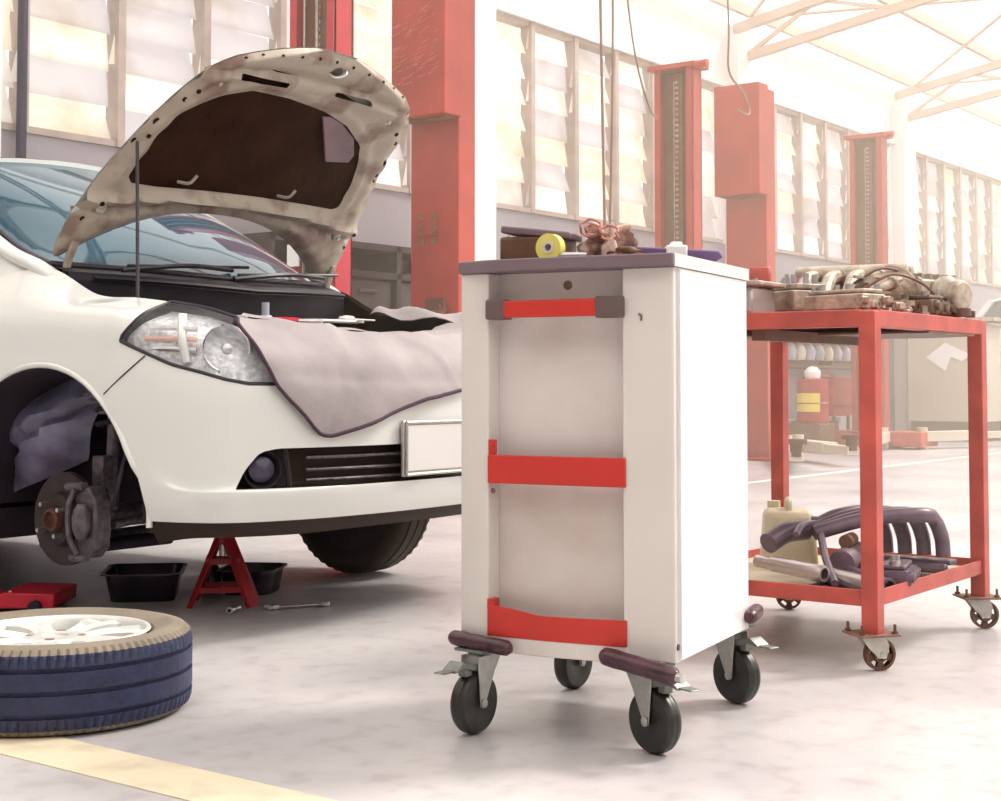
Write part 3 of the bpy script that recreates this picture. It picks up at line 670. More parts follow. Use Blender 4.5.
for k in range(4):
    bm = BM(); tube(bm, [(.42, -.18 + k * .12, .80), (.52, -.18 + k * .12, .82), (.56, -.17 + k * .12, .72)], .022, seg=8); obj('intake_runner', bm, 'grille_brown', en)
bm = BM(); box(bm, (.36, .46, .76), (.17, .24, .20)); bt = obj('battery', bm, 'black_plastic', CAR, bevel=.01)
for x in (.31, .41):
    bm = BM(); cyl(bm, (x, .40, .86), (x, .40, .885), .012); obj('battery_post', bm, 'steel', bt)
for s in (-1, 1):
    bm = BM(); lathe(bm, [(.12, .80), (.11, .86), (.09, .90), (.05, .91), (.03, .93), (0, .935)], (.03, s * .53, 0), seg=20); obj('strut_tower', bm, 'bay_dark', CAR)
bm = BM(); tube(bm, [(.12, -.45, .9), (.25, -.35, .93), (.42, -.36, .88), (.55, -.42, .80)], .03, seg=8); tube(bm, [(.55, .2, .85), (.45, .1, .9), (.3, .2, .9)], .02, seg=8); tube(bm, [(.0, -.2, 1.0), (.2, -.3, .93), (.5, -.1, .90)], .012, seg=6); obj('hose', bm, 'black_plastic', CAR)
bm = BM(); box(bm, (.655, 0, .875), (.10, 1.10, .05)); box(bm, (.66, 0, .66), (.05, .95, .38)); obj('radiator_support', bm, 'grille_brown', CAR, bevel=.01)
# wheel wells
for cx, r in ((.06, .448), (-2.54, .392)):
    for s in (-1, 1):
        bm = BM(); A_ = [(cx + math.cos(math.radians(a)) * r, .34 + math.sin(math.radians(a)) * r) for a in range(0, 181, 10)]
        loft(bm, [[Vector((x, s * .825, z)) for x, z in A_], [Vector((x, s * .60, z)) for x, z in A_], [Vector((x * .98, s * .40, z)) for x, z in A_]], False)
        bm.faces.new([bm.verts.new((x, s * .40, z)) for x, z in A_]); obj('wheel_well', bm, 'well_dark', CAR, smooth=40)
# tyre and rim builders ------------------------------------------------
def tyre_bm(R, Wd, rin, seg=216, sipes=72, detail=True):
    h = Wd / 2; bm = BM()
    P = [(rin, -h * .72), (rin + .012, -h * .86), (rin + .045, -h * .98), (R - .045, -h), (R - .018, -h * .93), (R - .006, -h * .82)]
    gr_ = []
    if detail:
        for c in (-.50, 0, .50):
            gr_ += [(R - .001, h * (c - .055)), (R - .009, h * (c - .045)), (R - .009, h * (c + .045)), (R - .001, h * (c + .055))]
    P += [(R - .002, -h * .70)] + gr_ + [(R - .002, h * .70)] + [(a, -b) for a, b in P[::-1]]
    V = []
    for k in range(seg):
        a = 2 * math.pi * k / seg; row = []
        for j, (r, z) in enumerate(P):
            ph = (k % (seg // sipes)) == 0
            if detail and ph and abs(z) > h * .58 and r > R - .03: r -= .006
            if detail and (k % (2 * seg // sipes)) == (1 if z > 0 else 2) and .10 * h < abs(z) < h * .40 and r > R - .004: r -= .003
            row.append(bm.verts.new((math.cos(a) * r, math.sin(a) * r, z)))
        V.append(row)
    for k in range(seg):
        for j in range(len(P) - 1): bm.faces.new((V[k][j], V[(k + 1) % seg][j], V[(k + 1) % seg][j + 1], V[k][j + 1]))
    return bm
def rim_parts(parent, rin, Wd, M4=None, m='alloy', spokes=7):
    h = Wd / 2; M4 = M4 or Matrix.Identity(4)
    bm = BM(); lathe(bm, [(rin + .004, h * .86), (rin + .002, h * .90), (rin - .006, h * .90), (rin - .014, h * .80), (rin - .018, h * .4), (rin - .04, -h * .2), (rin - .03, -h * .85), (rin + .004, -h * .86)], seg=64); bm.transform(M4); obj('rim', bm, m, parent)
    bm = BM()
    for k in range(spokes):
        a = 2 * math.pi * k / spokes; rings = []
        for r, wa, z in ((.045, .36, h * .66), (.07, .27, h * .74), (.11, .20, h * .80), (.155, .20, h * .82), (rin - .012, .27, h * .80)):
            ww = r * wa * (7 / spokes) * 1.25 if r > .05 else .024; c = Vector((math.cos(a) * r, math.sin(a) * r, 0)); t_ = Vector((-math.sin(a), math.cos(a), 0))
            rings.append([c - t_ * ww + Vector((0, 0, z - .026)), c - t_ * ww * .95 + Vector((0, 0, z - .004)), c - t_ * ww * .55 + Vector((0, 0, z + .002)), c + Vector((0, 0, z - .003)), c + t_ * ww * .55 + Vector((0, 0, z + .002)), c + t_ * ww * .95 + Vector((0, 0, z - .004)), c + t_ * ww + Vector((0, 0, z - .026))])
        loft(bm, rings)
    bm.transform(M4); obj('spokes', bm, m, parent, smooth=30)
    bm = BM(); lathe(bm, [(0, h * .70), (.028, h * .70), (.030, h * .76), (.036, h * .78), (.07, h * .75), (.078, h * .66), (.078, h * .2)], seg=40); bm.transform(M4); obj('hub', bm, m, parent)
    bm = BM()
    for k in range(4):
        a = math.radians(20 + 90 * k); cyl(bm, (math.cos(a) * .055, math.sin(a) * .055, h * .60), (math.cos(a) * .055, math.sin(a) * .055, h * .768), .0115, seg=14)
    bm.transform(M4); obj('lug_hole', bm, 'rust_plate', parent)
    bm = BM(); lathe(bm, [(0, -h * .1), (rin - .03, -h * .1), (rin + .012, -h * .90), (0, -h * .92)], seg=32); bm.transform(M4); obj('rim_back', bm, 'well_dark', parent)
def car_wheel(x, y, s):
    mm = Matrix.Translation((x, y, .305)) @ Matrix.Rotation(math.pi / 2 * (-s), 4, 'X')
    bm = tyre_bm(.305, .19, .20, seg=96, sipes=48); bm.transform(mm); ty = obj('wheel', bm, 'grille_brown', CAR)
    rim_parts(ty, .20, .19, mm)
car_wheel(0, .72, 1); car_wheel(-2.54, -.74, -1); car_wheel(-2.54, .74, 1)
# front brake on the near side
Y0 = -.72; Z0 = .318
bm = BM(); lathe(bm, [(.07, -.02), (.142, -.02), (.144, -.016), (.144, .002), (.142, .006), (.088, .006), (.084, .010), (.080, .035), (.076, .040), (.05, .040), (.047, .038), (.03, .038)], (.035, Y0, Z0), (0, -1, 0), 56)
bk = obj('brake_disc', bm, 'rusty_disc', CAR)
bm = BM(); lathe(bm, [(.036, .038), (.034, .058), (.026, .062), (.024, .046), (0, .046)], (.035, Y0, Z0), (0, -1, 0), 24); obj('hub_center', bm, 'rust_bright', bk)
bm = BM()
for k in range(4):
    a = math.radians(35 + 90 * k); x, z = .035 + math.cos(a) * .057, math.sin(a) * .057; cyl(bm, (x, Y0 - .038, Z0 + z), (x, Y0 - .070, Z0 + z), .0065, seg=10)
obj('wheel_stud', bm, 'steel', bk)
bm = BM()
pr = [(.075, .085), (.10, .105), (.135, .10), (.165, .07), (.17, 0), (.165, -.08), (.13, -.115), (.10, -.11), (.085, -.06), (.08, 0)]
prism(bm, pr, -.035, .03, fr((.03, Y0 + .01, Z0), (1, 0, 0), (0, -1, 0)))
cp = obj('brake_caliper', bm, 'caliper', CAR, bevel=.008)
bm = BM(); ball(bm, (.155, Y0 - .035, Z0 - .0), .045, (.75, .6, 1.3)); obj('caliper_body', bm, 'caliper', cp)
bm = BM(); tube(bm, [(.115, Y0 - .03, Z0 + .095), (.105, Y0 - .045, Z0 + .04), (.112, Y0 - .045, Z0 - .05), (.13, Y0 - .03, Z0 - .10)], .009, seg=7); cyl(bm, (.07, Y0 - .02, Z0 + .10), (.15, Y0 - .02, Z0 + .105), .014, seg=10); cyl(bm, (.09, Y0 - .02, Z0 - .115), (.165, Y0 - .02, Z0 - .11), .012, seg=10); obj('caliper_bracket', bm, 'alu_lamp' if False else 'caliper', cp)
bm = BM(); cyl(bm, (.10, -.60, .34), (.10, -.60, .50), .028, seg=14); cyl(bm, (.10, -.59, .50), (.10, -.585, .66), .022, seg=14); box(bm, (.10, -.62, .46), (.05, .06, .10)); cyl(bm, (.07, -.63, .48), (.13, -.63, .48), .012); cyl(bm, (.07, -.63, .44), (.13, -.63, .44), .012); lathe(bm, [(.05, .64), (.055, .65), (.05, .66)], (.10, -.585, 0)); obj('strut', bm, 'caliper', CAR)
bm = BM(); P = [(.10 + .055 * math.cos(k * .6), -.585 + .055 * math.sin(k * .6), .58 + k * .0042) for k in range(48)]; tube(bm, P, .008, seg=6, smooth=False); obj('coil_spring', bm, 'well_dark', CAR, smooth=80)
bm = BM(); tube(bm, [(.19, -.66, .36), (.23, -.67, .46), (.235, -.64, .56), (.21, -.60, .62)], .007, seg=6); obj('brake_hose', bm, 'dark_trim', CAR)
bm = BM(); cyl(bm, (.16, -.64, .30), (.12, -.30, .32), .014); cyl(bm, (.0, -.62, .24), (-.05, -.3, .24), .025); cyl(bm, (0, -.64, .318), (0, -.3, .318), .03); obj('steering_link', bm, 'caliper', CAR)
bm = BM(); box(bm, (-.03, -.50, .225), (.26, .34, .03)); obj('control_arm', bm, 'well_dark', CAR, bevel=.01)
# splash guard seen through the empty arch
bm = BM(); R_ = []
for i in range(17):
    row = []
    for j in range(13):
        u, v = i / 16, j / 12; x = -.43 + u * (.40 + .10 * v) + .03 * math.sin(v * 3); z = .36 + v * .34 + u * .08 + .05 * u * (1 - v)
        y = -.60 - .09 * math.sin(math.pi * u) * math.sin(math.pi * v) ** .7 + .02 * math.sin(7 * v + 2 * u) + (.035 if abs(v - .35 - .35 * u) < .06 else 0)
        row.append(Vector((x, y, z)))
    R_.append(row)
loft(bm, R_, False); obj('splash_guard', bm, 'liner', CAR, smooth=60, solid=.006)
bm = BM(); tube(bm, [(.10, -.70, .70), (.22, -.74, .715), (.33, -.75, .705)], .012, seg=6, flat=.5); tube(bm, [(.12, -.70, .685), (.33, -.75, .69)], .008, seg=6); obj('arch_bracket', bm, 'caliper', CAR)
# ---------------------------------------------------------------- hood
HA = math.radians(48.4); HO = Vector((-.12, 0, 1.142))
HX = Vector((math.cos(HA), 0, math.sin(HA))); HN = Vector((-math.sin(HA), 0, math.cos(HA)))
def hp(s, t, n=0.0): return HO + HX * s + Vector((0, t, 0)) + HN * n
HW = [(0, .653), (.04, .669), (.12, .669), (.2, .661), (.33, .638), (.46, .603), (.56, .58), (.66, .554), (.74, .525), (.80, .492), (.85, .423), (.89, .307), (.92, .20), (.94, .10)]
def hw(s):
    for (a, p), (b, q) in zip(HW, HW[1:]):
        if s <= b: return p + (q - p) * (s - a) / (b - a)
    return HW[-1][1]
def crown(s, t): return .061 * math.sin(math.pi * min(1, s / .94)) - (-.007 + .098 * s) * (t / .6) ** 2
HV, HF = [], []; NS, NT = 64, 72
for i in range(NS + 1):
    s = .94 * i / NS
    for j in range(NT + 1):
        HV.append(Vector((s, hw(s) * (-1 + 2 * j / NT), 0)))
for i in range(NS):
    for j in range(NT): a = i * (NT + 1) + j; HF.append((a, a + 1, a + NT + 2, a + NT + 1))
g_rear = lambda v: v.x - (.215 - .215 * min(1, abs(v.y + .04) / .60) ** 2.4)
SV, SF = clip(HV, HF, g_rear)
edge_d = lambda v: min((hw(v.x) - abs(v.y)), .94 - v.x + .02, g_rear(v))
bm = BM(); poly_surf(bm, [hp(v.x, v.y, crown(v.x, v.y)) for v in SV], SF); hood = obj('hood', bm, 'car_paint', CAR, smooth=60)
OPEN = [(.31, -.40), (.315, -.21), (.32, .08), (.32, .28), (.32, .45), (.335, .475), (.41, .47), (.505, .445), (.61, .38), (.675, .26), (.71, .12), (.73, -.075), (.735, -.26), (.70, -.37), (.655, -.45), (.59, -.505), (.53, -.525), (.42, -.535), (.34, -.545), (.315, -.52)]
SLOTS = [(.785, -.25, .010, .115), (.795, .185, .010, .095)]
def g_frame(v):
    g = -sdpoly(v.x, v.y, OPEN)
    for a, b, c, d in SLOTS: g = min(g, max(abs(v.x - a) - c, abs(v.y - b) - d))
    g = min(g, math.hypot(v.x - .880, (v.y - .03) * .6) - .018)
    return g
FV, FF = clip(SV, SF, g_frame)
def fh(v):          # depth of the pressed inner panel below the skin
    s, t = v.x, v.y; e = max(0, min(1, edge_d(v) / .05)); h = .006 + .026 * e
    do = -sdpoly(s, t, OPEN); h += .010 * max(0, 1 - abs(do - .03) / .022)
    if s > .7: h -= .020 * max(0, 1 - abs(s - .83 + .2 * t * t) / .022); h += .010 * math.exp(-((s - .79 + .1 * t * t) / .022) ** 2)
    if s < .34: h += .024 * math.exp(-((s - .285 + .12 * t * t) / .014) ** 2) - .022 * math.exp(-((s - .245 + .16 * t * t) / .013) ** 2)
    if .36 < s < .75 and abs(t) > .4: h += .003 * math.sin(s * 60)
    for a, b in ((.465, .58), (.57, .565), (.74, .42), (.36, .60), (.20, .57)):
        for q in (-b, b): h -= .014 * math.exp(-(((s - a) ** 2 + (t - q) ** 2) / .00035))
    return h
bm = BM(); poly_surf(bm, [hp(v.x, v.y, crown(v.x, v.y) - fh(v)) for v in FV], FF); hf = obj('hood_frame', bm, 'hood_primer', hood, smooth=50)
PADP = [(s + (.09 if s > .55 else -.02), t * 1.05) for s, t in OPEN]
PV, PF = clip(SV, SF, lambda v: sdpoly(v.x, v.y, PADP)); bm = BM(); poly_surf(bm, [hp(v.x, v.y, crown(v.x, v.y) - .016 - .006 * math.sin(v.x * 20) * math.sin(v.y * 14)) for v in PV], PF); obj('insulation_pad', bm, 'insulation', hood, smooth=60)
bm = BM(); prism(bm, [(.515, .265), (.69, .12), (.695, .16), (.68, .23), (.63, .335), (.565, .385), (.53, .38)], 0, .008, Matrix.Translation(hp(0, 0, crown(.60, .27) - .040)) @ Matrix((HX, Vector((0, 1, 0)), -HX.cross(Vector((0, 1, 0))) * -1)).transposed().to_4x4()); obj('inner_cutout', bm, 'case_mauve', hood, bevel=.004)
bm = BM(); q = lambda s, t, n=.0: hp(s, t, crown(s, t) - .03 - n)
def one_hole(a, b, n, r):
    hb = BM(); b = max(-hw(a) + .022, min(hw(a) - .022, b)); lathe(hb, [(0, 0), (r, .0012), (r * 1.1, -.002)], hp(a, b, crown(a, b) - fh(Vector((a, b, 0))) - .0006), -HN, 12); obj('panel_hole', hb, 'insulation', hood)
for (a, b) in ((.46, .590), (.555, .585)):
    for sg in (-1, 1): one_hole(a, b * sg, .005, .012)
for k in range(11):
    t_ = -.42 + k * .084; one_hole(.915 - .35 * t_ * t_, t_, -.008, .0055)
for a, b in ((.70, .49), (.66, .52), (.50, .56), (.24, .61), (.16, .63)):
    for sg in (-1, 1): one_hole(a, b * sg, -.001, .008)
bm.free()
for (a, b) in ((.74, .42), (.20, .57)):
    for sg in (-1, 1):
        bm = BM(); lathe(bm, [(0, .014), (.008, .014), (.010, .008), (.018, .004), (.02, 0)], q(a, b * sg, -.014), -HN, 16); obj('rubber_bumper', bm, 'fork_white', hood)
bm = BM(); tube(bm, [q(.865, .0, .0), q(.865, .01, .022), q(.875, .03, .028), q(.89, .05, .022), q(.895, .06, 0)], .004, seg=8); lathe(bm, [(0, 0), (.032, .001)], q(.88, .03, -.02), -HN, 20); obj('latch_striker', bm, 'steel', hood)
for t_ in (-.295, .185):
    bm = BM(); tube(bm, [q(.33, t_ - .02, -.01), q(.345, t_ + .01, .015), q(.375, t_ + .03, .012)], .006, seg=6); obj('pad_clip', bm, 'hood_primer', hood)
for sg in (-1, 1):
    bm = BM(); tube(bm, [(-.10, sg * .62, 1.06), (-.09, sg * .625, 1.12), q(.08, .62 * sg, .0)], .016, seg=8, flat=.6); obj('hood_hinge', bm, 'hood_primer', CAR)
bm = BM(); tube(bm, [q(.470, -.585, -.008), (.295, -.668, .995)], .0055, seg=8); obj('prop_rod', bm, 'dark_trim', CAR)
# ---------------------------------------------------------------- protective cloths on the car
CL = [(.937, 1.0), (.924, .905), (.86, .83), (.79, .729), (.70, .65), (.650, .600), (.62, .586), (.58, .583), (.483, .604), (.3, .645), (.099, .685), (-.199, .712), (-.6, .73), (-.9, .80), (-1.0, .95), (-1, 1.1), (.93, 1.1)]
CVv, CF = clip(GV, GF, lambda v: sdpoly(TH_(v), v.z, CL) if v.x > .5 else -1)
def wr(v): return .011 + .022 * abs((v.y * 2.3 + v.z * 3.1) % 1 - .5) + .018 * abs((v.y * 3.7 - v.z * 1.9 + .3) % 1 - .5) + .005 * math.sin(v.y * 17 + v.z * 9) + .004 * math.sin(v.y * 31 - v.z * 22) + .006 * math.exp(-((v.y + .05 - (.9 - v.z) * .9) / .025) ** 2) + .005 * math.exp(-((v.y + .33 + (.9 - v.z) * .3) / .02) ** 2) + .012 * math.exp(-((v.z - .80) / .05) ** 2)
C2 = offs(CVv, CF, wr)
bm = BM(); poly_surf(bm, C2, CF)
strip = []
for c in GRID:
    p = c[-1]
    if p.x > .60 and -.595 < p.y < .60: strip.append(p)
rings = []
for p in strip:
    n = Vector((p.x * .6, p.y, 0)).normalized(); w_ = .008 + .004 * math.sin(p.y * 23)
    rings.append([p + Vector((.004, 0, w_ + .004)), p - n * .05 + Vector((0, 0, w_ + .014)), p - n * .11 + Vector((0, 0, .012 + w_)), p - n * .16 + Vector((0, 0, w_ - .02 - .02 * math.sin(p.y * 9)))])
loft(bm, rings, False)
cloth = obj('fender_cover', bm, 'cloth_grey', smooth=70); cloth.matrix_world = CARM; tag(cloth, 'grey protective cloth with dark hem draped over the car nose', 'cover')
edge_tube(C2, CF, .006, 'hem', 'cloth_hem', cloth, sel=lambda v: v.z < .93 and not (v.x < .86 and v.z > .87 and v.y > -.6))
bm = BM(); rings = []
for i in range(15):
    x = .20 + i * .042; r = []
    for j in range(9):
        u = j / 8; y = .54 + u * .20 - .03 * math.sin(i * .5); z = .985 - (x - .2) * .10 + .03 * math.sin(u * math.pi) + .012 * math.sin(i * 1.1 + j) - (.09 * (u - .75) if u > .75 else 0); r.append(Vector((x - .1 * u * (x > .6), y - (.1 if x > .68 else 0) * (x - .68) * 6, z + .01)))
    rings.append(r)
loft(bm, rings, False)
c2 = obj('fender_cover', bm, 'cloth_grey', smooth=70, solid=.004); c2.matrix_world = CARM; tag(c2, 'crumpled pale grey cloth lying on the far fender by the red column', 'cover')
# hand tools left at the front of the bay
def on_car(name, label, cat, loc, rot=0, group=None):
    t = thing(name, label, cat, group=group); t.matrix_world = CARM @ Matrix.Translation(Vector(loc)) @ Matrix.Rotation(rot, 4, 'Z'); return t
t = on_car('pliers', 'red-handled pliers lying at the edge of the engine bay', 'tool', (.62, -.30, .925), .5)
for s in (-1, 1):
    bm = BM(); tube(bm, [(0, 0, .004), (-.05, s * .018, .006), (-.13, s * .025, .004)], .011, seg=8); obj('handle', bm, 'red_bright', t)
    bm = BM(); tube(bm, [(-.01, 0, .004), (.03, s * .010, .004), (.07, s * .002, .004)], .009, seg=8); obj('jaw', bm, 'steel', t)
t = on_car('spanner', 'bright steel spanner on the cloth beside the red pliers', 'tool', (.64, -.16, .93), 1.3)
bm = BM(); tube(bm, [(-.09, 0, .004), (.09, 0, .004)], .007, seg=8, smooth=False); lathe(bm, [(.009, 0), (.016, 0), (.016, .008), (.009, .008)], (.095, 0, 0), seg=14, closed=True); lathe(bm, [(.008, 0), (.014, 0), (.014, .008), (.008, .008)], (-.095, 0, 0), seg=14, closed=True); obj('shank', bm, 'steel', t)
t = on_car('screwdriver', 'thin screwdriver beside the bright spanner in the engine bay', 'tool', (.60, -.02, .935), 1.6)
bm = BM(); cyl(bm, (0, 0, .01), (.11, 0, .01), .0035, seg=8); obj('shaft', bm, 'steel', t)
bm = BM(); lathe(bm, [(0, 0), (.011, .005), (.013, .04), (.009, .07), (0, .08)], (0, 0, .01), (-1, 0, 0), 10); obj('handle', bm, 'plate_frame', t)
t = on_car('socket_set', 'small blue-grey ratchet lying beside the red-handled pliers', 'tool', (.57, -.40, .925), .9)
bm = BM(); lathe(bm, [(0, 0), (.022, 0), (.024, .012), (.018, .02), (0, .022)], seg=16); cyl(bm, (.0, 0, .01), (-.14, .0, .012), .009, seg=8); cyl(bm, (0, 0, .02), (0, 0, .06), .012, seg=10); obj('ratchet_body', bm, 'bottle_blue', t)
# ================================================================ THE WHITE SERVICE CABINET
TB = Vector((.986, .165, 0)); TR = Vector((.165, -.986, 0))     # back and right directions of the cabinet
TO = Vector((2.578, 1.475, 0)) - TR * .2435 + TB * .241; TROT = math.atan2(TR.y, TR.x)
T = thing('service_cabinet', 'white rolling service cabinet with red straps and black casters', 'cabinet', TO, TROT)
TM = Matrix.Translation(TO) @ Matrix.Rotation(TROT, 4, 'Z')
X1 = .2435; YF = -.241; YB = .241; ZB = .182; ZT = .972
bm = BM()      # right post, folded round the front corner
prism(bm, [(X1 - .112, YF), (X1 - .004, YF), (X1, YF + .004), (X1, YF + .04), (X1 - .112, YF + .04)], ZB, ZT); obj('corner_post', bm, 'cab_white', T, bevel=.003)
bm = BM(); prism(bm, [(-X1, YF + .004), (-X1 + .006, YF), (-X1 + .068, YF), (-X1 + .070, YF + .05), (-X1, YF + .05)], ZB + .01, ZT); obj('corner_post', bm, 'cab_white', T, bevel=.003)
bm = BM(); box(bm, (-.02, YF + .055, (ZB + ZT) / 2 + .01), (.40, .012, ZT - ZB - .02)); bp_ = obj('back_panel', bm, 'cab_panel', T, smooth=0)
bm = BM(); lathe(bm, [(0, .001), (.006, .001), (.010, .0015), (.010, 0)], (-.012, YF + .049, .944), (0, -1, 0), 14); obj('screw_hole', bm, 'alu_dark', bp_); bm = BM(); lathe(bm, [(0, .002), (.004, .002), (.006, 0)], (-.165, YF + .001, .51), (0, -1, 0), 10); obj('screw_hole', bm, 'alu_dark', bp_)
bm = BM(); box(bm, (X1 - .003, .0, (ZB + ZT) / 2 + .0), (.006, .47, ZT - ZB)); obj('side_panel', bm, 'cab_side', T, smooth=0, bevel=.002)
bm = BM(); box(bm, (-X1 + .003, 0, (ZB + ZT) / 2), (.006, .47, ZT - ZB)); obj('side_panel', bm, 'cab_side', T, smooth=0, bevel=.002)
bm = BM(); box(bm, (0, YB - .003, (ZB + ZT) / 2), (.475, .006, ZT - ZB)); obj('rear_panel', bm, 'cab_white', T, smooth=0)
bm = BM(); box(bm, (0, .02, ZB + .01), (.47, .44, .02)); obj('floor_plate', bm, 'cab_white', T, smooth=0)
for x, y, z in ((X1 + .0, YF + .06, ZB + .03),):
    bm = BM(); lathe(bm, [(0, .004), (.006, .003), (.007, 0)], (x, YF + .012, z), (1, 0, 0), 10); obj('screw', bm, 'bumper_rubber', T)
bm = BM(); P = [(-X1 - .004, YF - .004)] + [(-X1 + .05, YF - .020)] + [(-X1 + 2 * X1 * k / 12 + 0, YF - .022 - .012 * math.sin(math.pi * k / 12)) for k in range(2, 12)] + [(X1 + .006, YF - .022), (X1 + .003, YB - .006), (-X1 - .004, YB - .006)]
prism(bm, P, ZT, ZT + .026); obj('top_board', bm, 'cab_top', T, smooth=30, bevel=.003)
bm = BM(); box(bm, (X1 + .0045, -.01, ZT + .013), (.004, .485, .026)); obj('top_edge_strip', bm, 'cab_white', T, smooth=0)
bm = BM(); P = [(-X1 + .065, YF - .002)] + [(-X1 + .065 + .32 * k / 10, YF - .002 - .014 * math.sin(math.pi * k / 10)) for k in range(1, 10)] + [(-X1 + .385, YF - .002), (-X1 + .385, YF + .05), (-X1 + .065, YF + .05)]
prism(bm, P, ZB - .008, ZB + .025); obj('base_rail', bm, 'cab_panel', T, smooth=30, bevel=.002)
# push handle
hx0, hx1 = -.165, .133
bm = BM(); box(bm, (( hx0 + .02 + hx1) / 2 - .02, YF - .012, .893), (hx1 - hx0 - .03, .012, .036)); hd = obj('handle_bar', bm, 'strap_red', T, bevel=.004)
bm = BM(); box(bm, (-.152, YF + .002, .893), (.044, .045, .042)); obj('handle_bracket', bm, 'bracket', hd, bevel=.004)
bm = BM(); box(bm, (.108, YF - .004, .893), (.058, .034, .044)); obj('handle_bracket', bm, 'bracket', hd, bevel=.004)
# middle and lower straps
bm = BM(); box(bm, (-.018, YF - .003, .556), (.314, .006, .060)); box(bm, (-.018, YF + .02, .529), (.30, .04, .006)); st_ = obj('strap', bm, 'strap_red', T, bevel=.002)
bm = BM(); box(bm, (-.168, YF + .004, .600), (.018, .006, .036)); lathe(bm, [(0, .003), (.004, .002), (.005, 0)], (-.168, YF, .606), (0, -1, 0), 8); obj('strap_tab', bm, 'strap_red', st_)
bm = BM(); n = 16; rings = []
for k in range(n + 1):
    u = k / n; x = -.176 + .316 * u; top_ = .270 - .015 * min(1, u / .4) ** 1.5 + .004 * u; y = YF - .004 - .012 * math.sin(math.pi * u)
    rings.append([Vector((x, y, .207)), Vector((x, y, top_)), Vector((x, y + .004, top_)), Vector((x, y + .004, .207))])
loft(bm, rings); obj('strap', bm, 'strap_red', T, bevel=0)
bm = BM(); box(bm, (-.170, YF + .012, .272), (.014, .03, .02)); obj('strap_tab', bm, 'strap_red', T)
bm = BM(); tube(bm, [(.168, YF - .001, .878), (.174, YF - .002, .874), (.173, YF - .002, .864)], .0022, seg=5); obj('scratch', bm, 'alu_dark', T)
# corner bumpers
def tl(p): return TM.inverted() @ Vector(p)
for a, b, r in ((( .0, .0), (0, 0), 0),): pass
def bumper(p, q, r=.0165):
    p, q = Vector(p), Vector(q); d = (q - p).normalized(); bm = BM(); L_ = (q - p).length
    prof = [(.0, 0), (r * .6, .002), (r * .95, .010), (r, .02)] + [(r * (1 + .03 * math.sin(k * 2.1)), .02 + (L_ - .04) * k / 8) for k in range(1, 8)] + [(r, L_ - .02), (r * .95, L_ - .01), (r * .6, L_ - .002), (0, L_)]
    lathe(bm, prof, p, d, 16); o = obj('bumper', bm, 'bumper_rubber', T); return o
bumper((-X1 - .018, YF - .012, ZB + .016), (-X1 + .140, YF - .036, ZB + .006))
b2 = bumper((X1 - .148, YF - .030, ZB + .010), (X1 + .034, YF - .080, ZB - .010), .0185)
bm = BM(); cyl(bm, (X1 + .030, YF - .079, ZB - .010), (X1 + .044, YF - .083, ZB - .011), .010, seg=12); cyl(bm, (X1 - .03, YF - .07, ZB - .014), (X1 - .03, YF + .02, ZB + .0), .006, seg=8); obj('bumper_bolt', bm, 'steel', b2)
bumper((X1 + .014, YB - .045, ZB + .030), (X1 - .004, YB + .075, ZB + .030), .0165)
# casters
def brake_caster(name_parent, at, yaw, brake_side=1):
    """wheel rolls along the local x axis, axle along local y; caster's plate at ZB"""
    m = Matrix.Translation(at) @ Matrix.Rotation(yaw, 4, 'Z')
    R_ = .0655; hw_ = .019
    e = bpy.data.objects.new('caster', None); COL.objects.link(e); e.parent = name_parent; e.matrix_local = m
    bm = BM(); lathe(bm, [(0, -hw_ * .9), (.030, -hw_ * .9), (.034, -hw_), (R_ - .006, -hw_ * .95), (R_ - .0015, -hw_ * .6), (R_, -hw_ * .25), (R_ - .0012, -hw_ * .02), (R_ - .0012, hw_ * .02), (R_, hw_ * .25), (R_ - .0015, hw_ * .6), (R_ - .006, hw_ * .95), (.034, hw_), (.030, hw_ * .9), (0, hw_ * .9)], (0, 0, R_), (0, 1, 0), 44); obj('wheel', bm, 'wheel_rubber', e)
    bm = BM()
    for s in (-1, 1):
        prism(bm, [(-.068, .098), (.014, .098), (.016, .080), (.007, -.006), (.0, -.011), (-.008, -.006), (-.042, .060)], 0, .0028, fr((0, s * (hw_ + .0035) + (.0014 if s < 0 else .0014), R_), (1, 0, 0), (0, -1, 0)))
    box(bm, (-.023, 0, R_ + .0965), (.054, hw_ * 2 + .010, .003)); lathe(bm, [(.008, .001), (.010, .004), (.005, .006), (0, .006)], (0, -hw_ - .006, R_), (0, -1, 0), 12); lathe(bm, [(.008, .001), (.010, .004), (.005, .006), (0, .006)], (0, hw_ + .006, R_), (0, 1, 0), 12)
    obj('fork', bm, 'zinc', e, bevel=.0008)
    bm = BM(); cyl(bm, (-.022, 0, R_ + .097), (-.022, 0, ZB - .004), .026, seg=24); box(bm, (-.020, 0, ZB - .006), (.085, .07, .006)); obj('top_plate', bm, 'zinc_dark', e)
    bm = BM(); prism(bm, [(.008, .082), (.060, .094), (.085, .080), (.088, .074), (.06, .080), (.012, .068)], -.019, .019, fr((0, 0, R_), (1, 0, 0), (0, -1, 0))); box(bm, (.102, 0, R_ + .078), (.04, .028, .003)); box(bm, (.032, 0, R_ + .070), (.02, .022, .022)); obj('brake_pedal', bm, 'zinc_dark', e, bevel=.0015)
    return e
def yaw_to(dw):      # world direction to cabinet-local yaw
    return math.atan2(dw.y, dw.x) - TROT
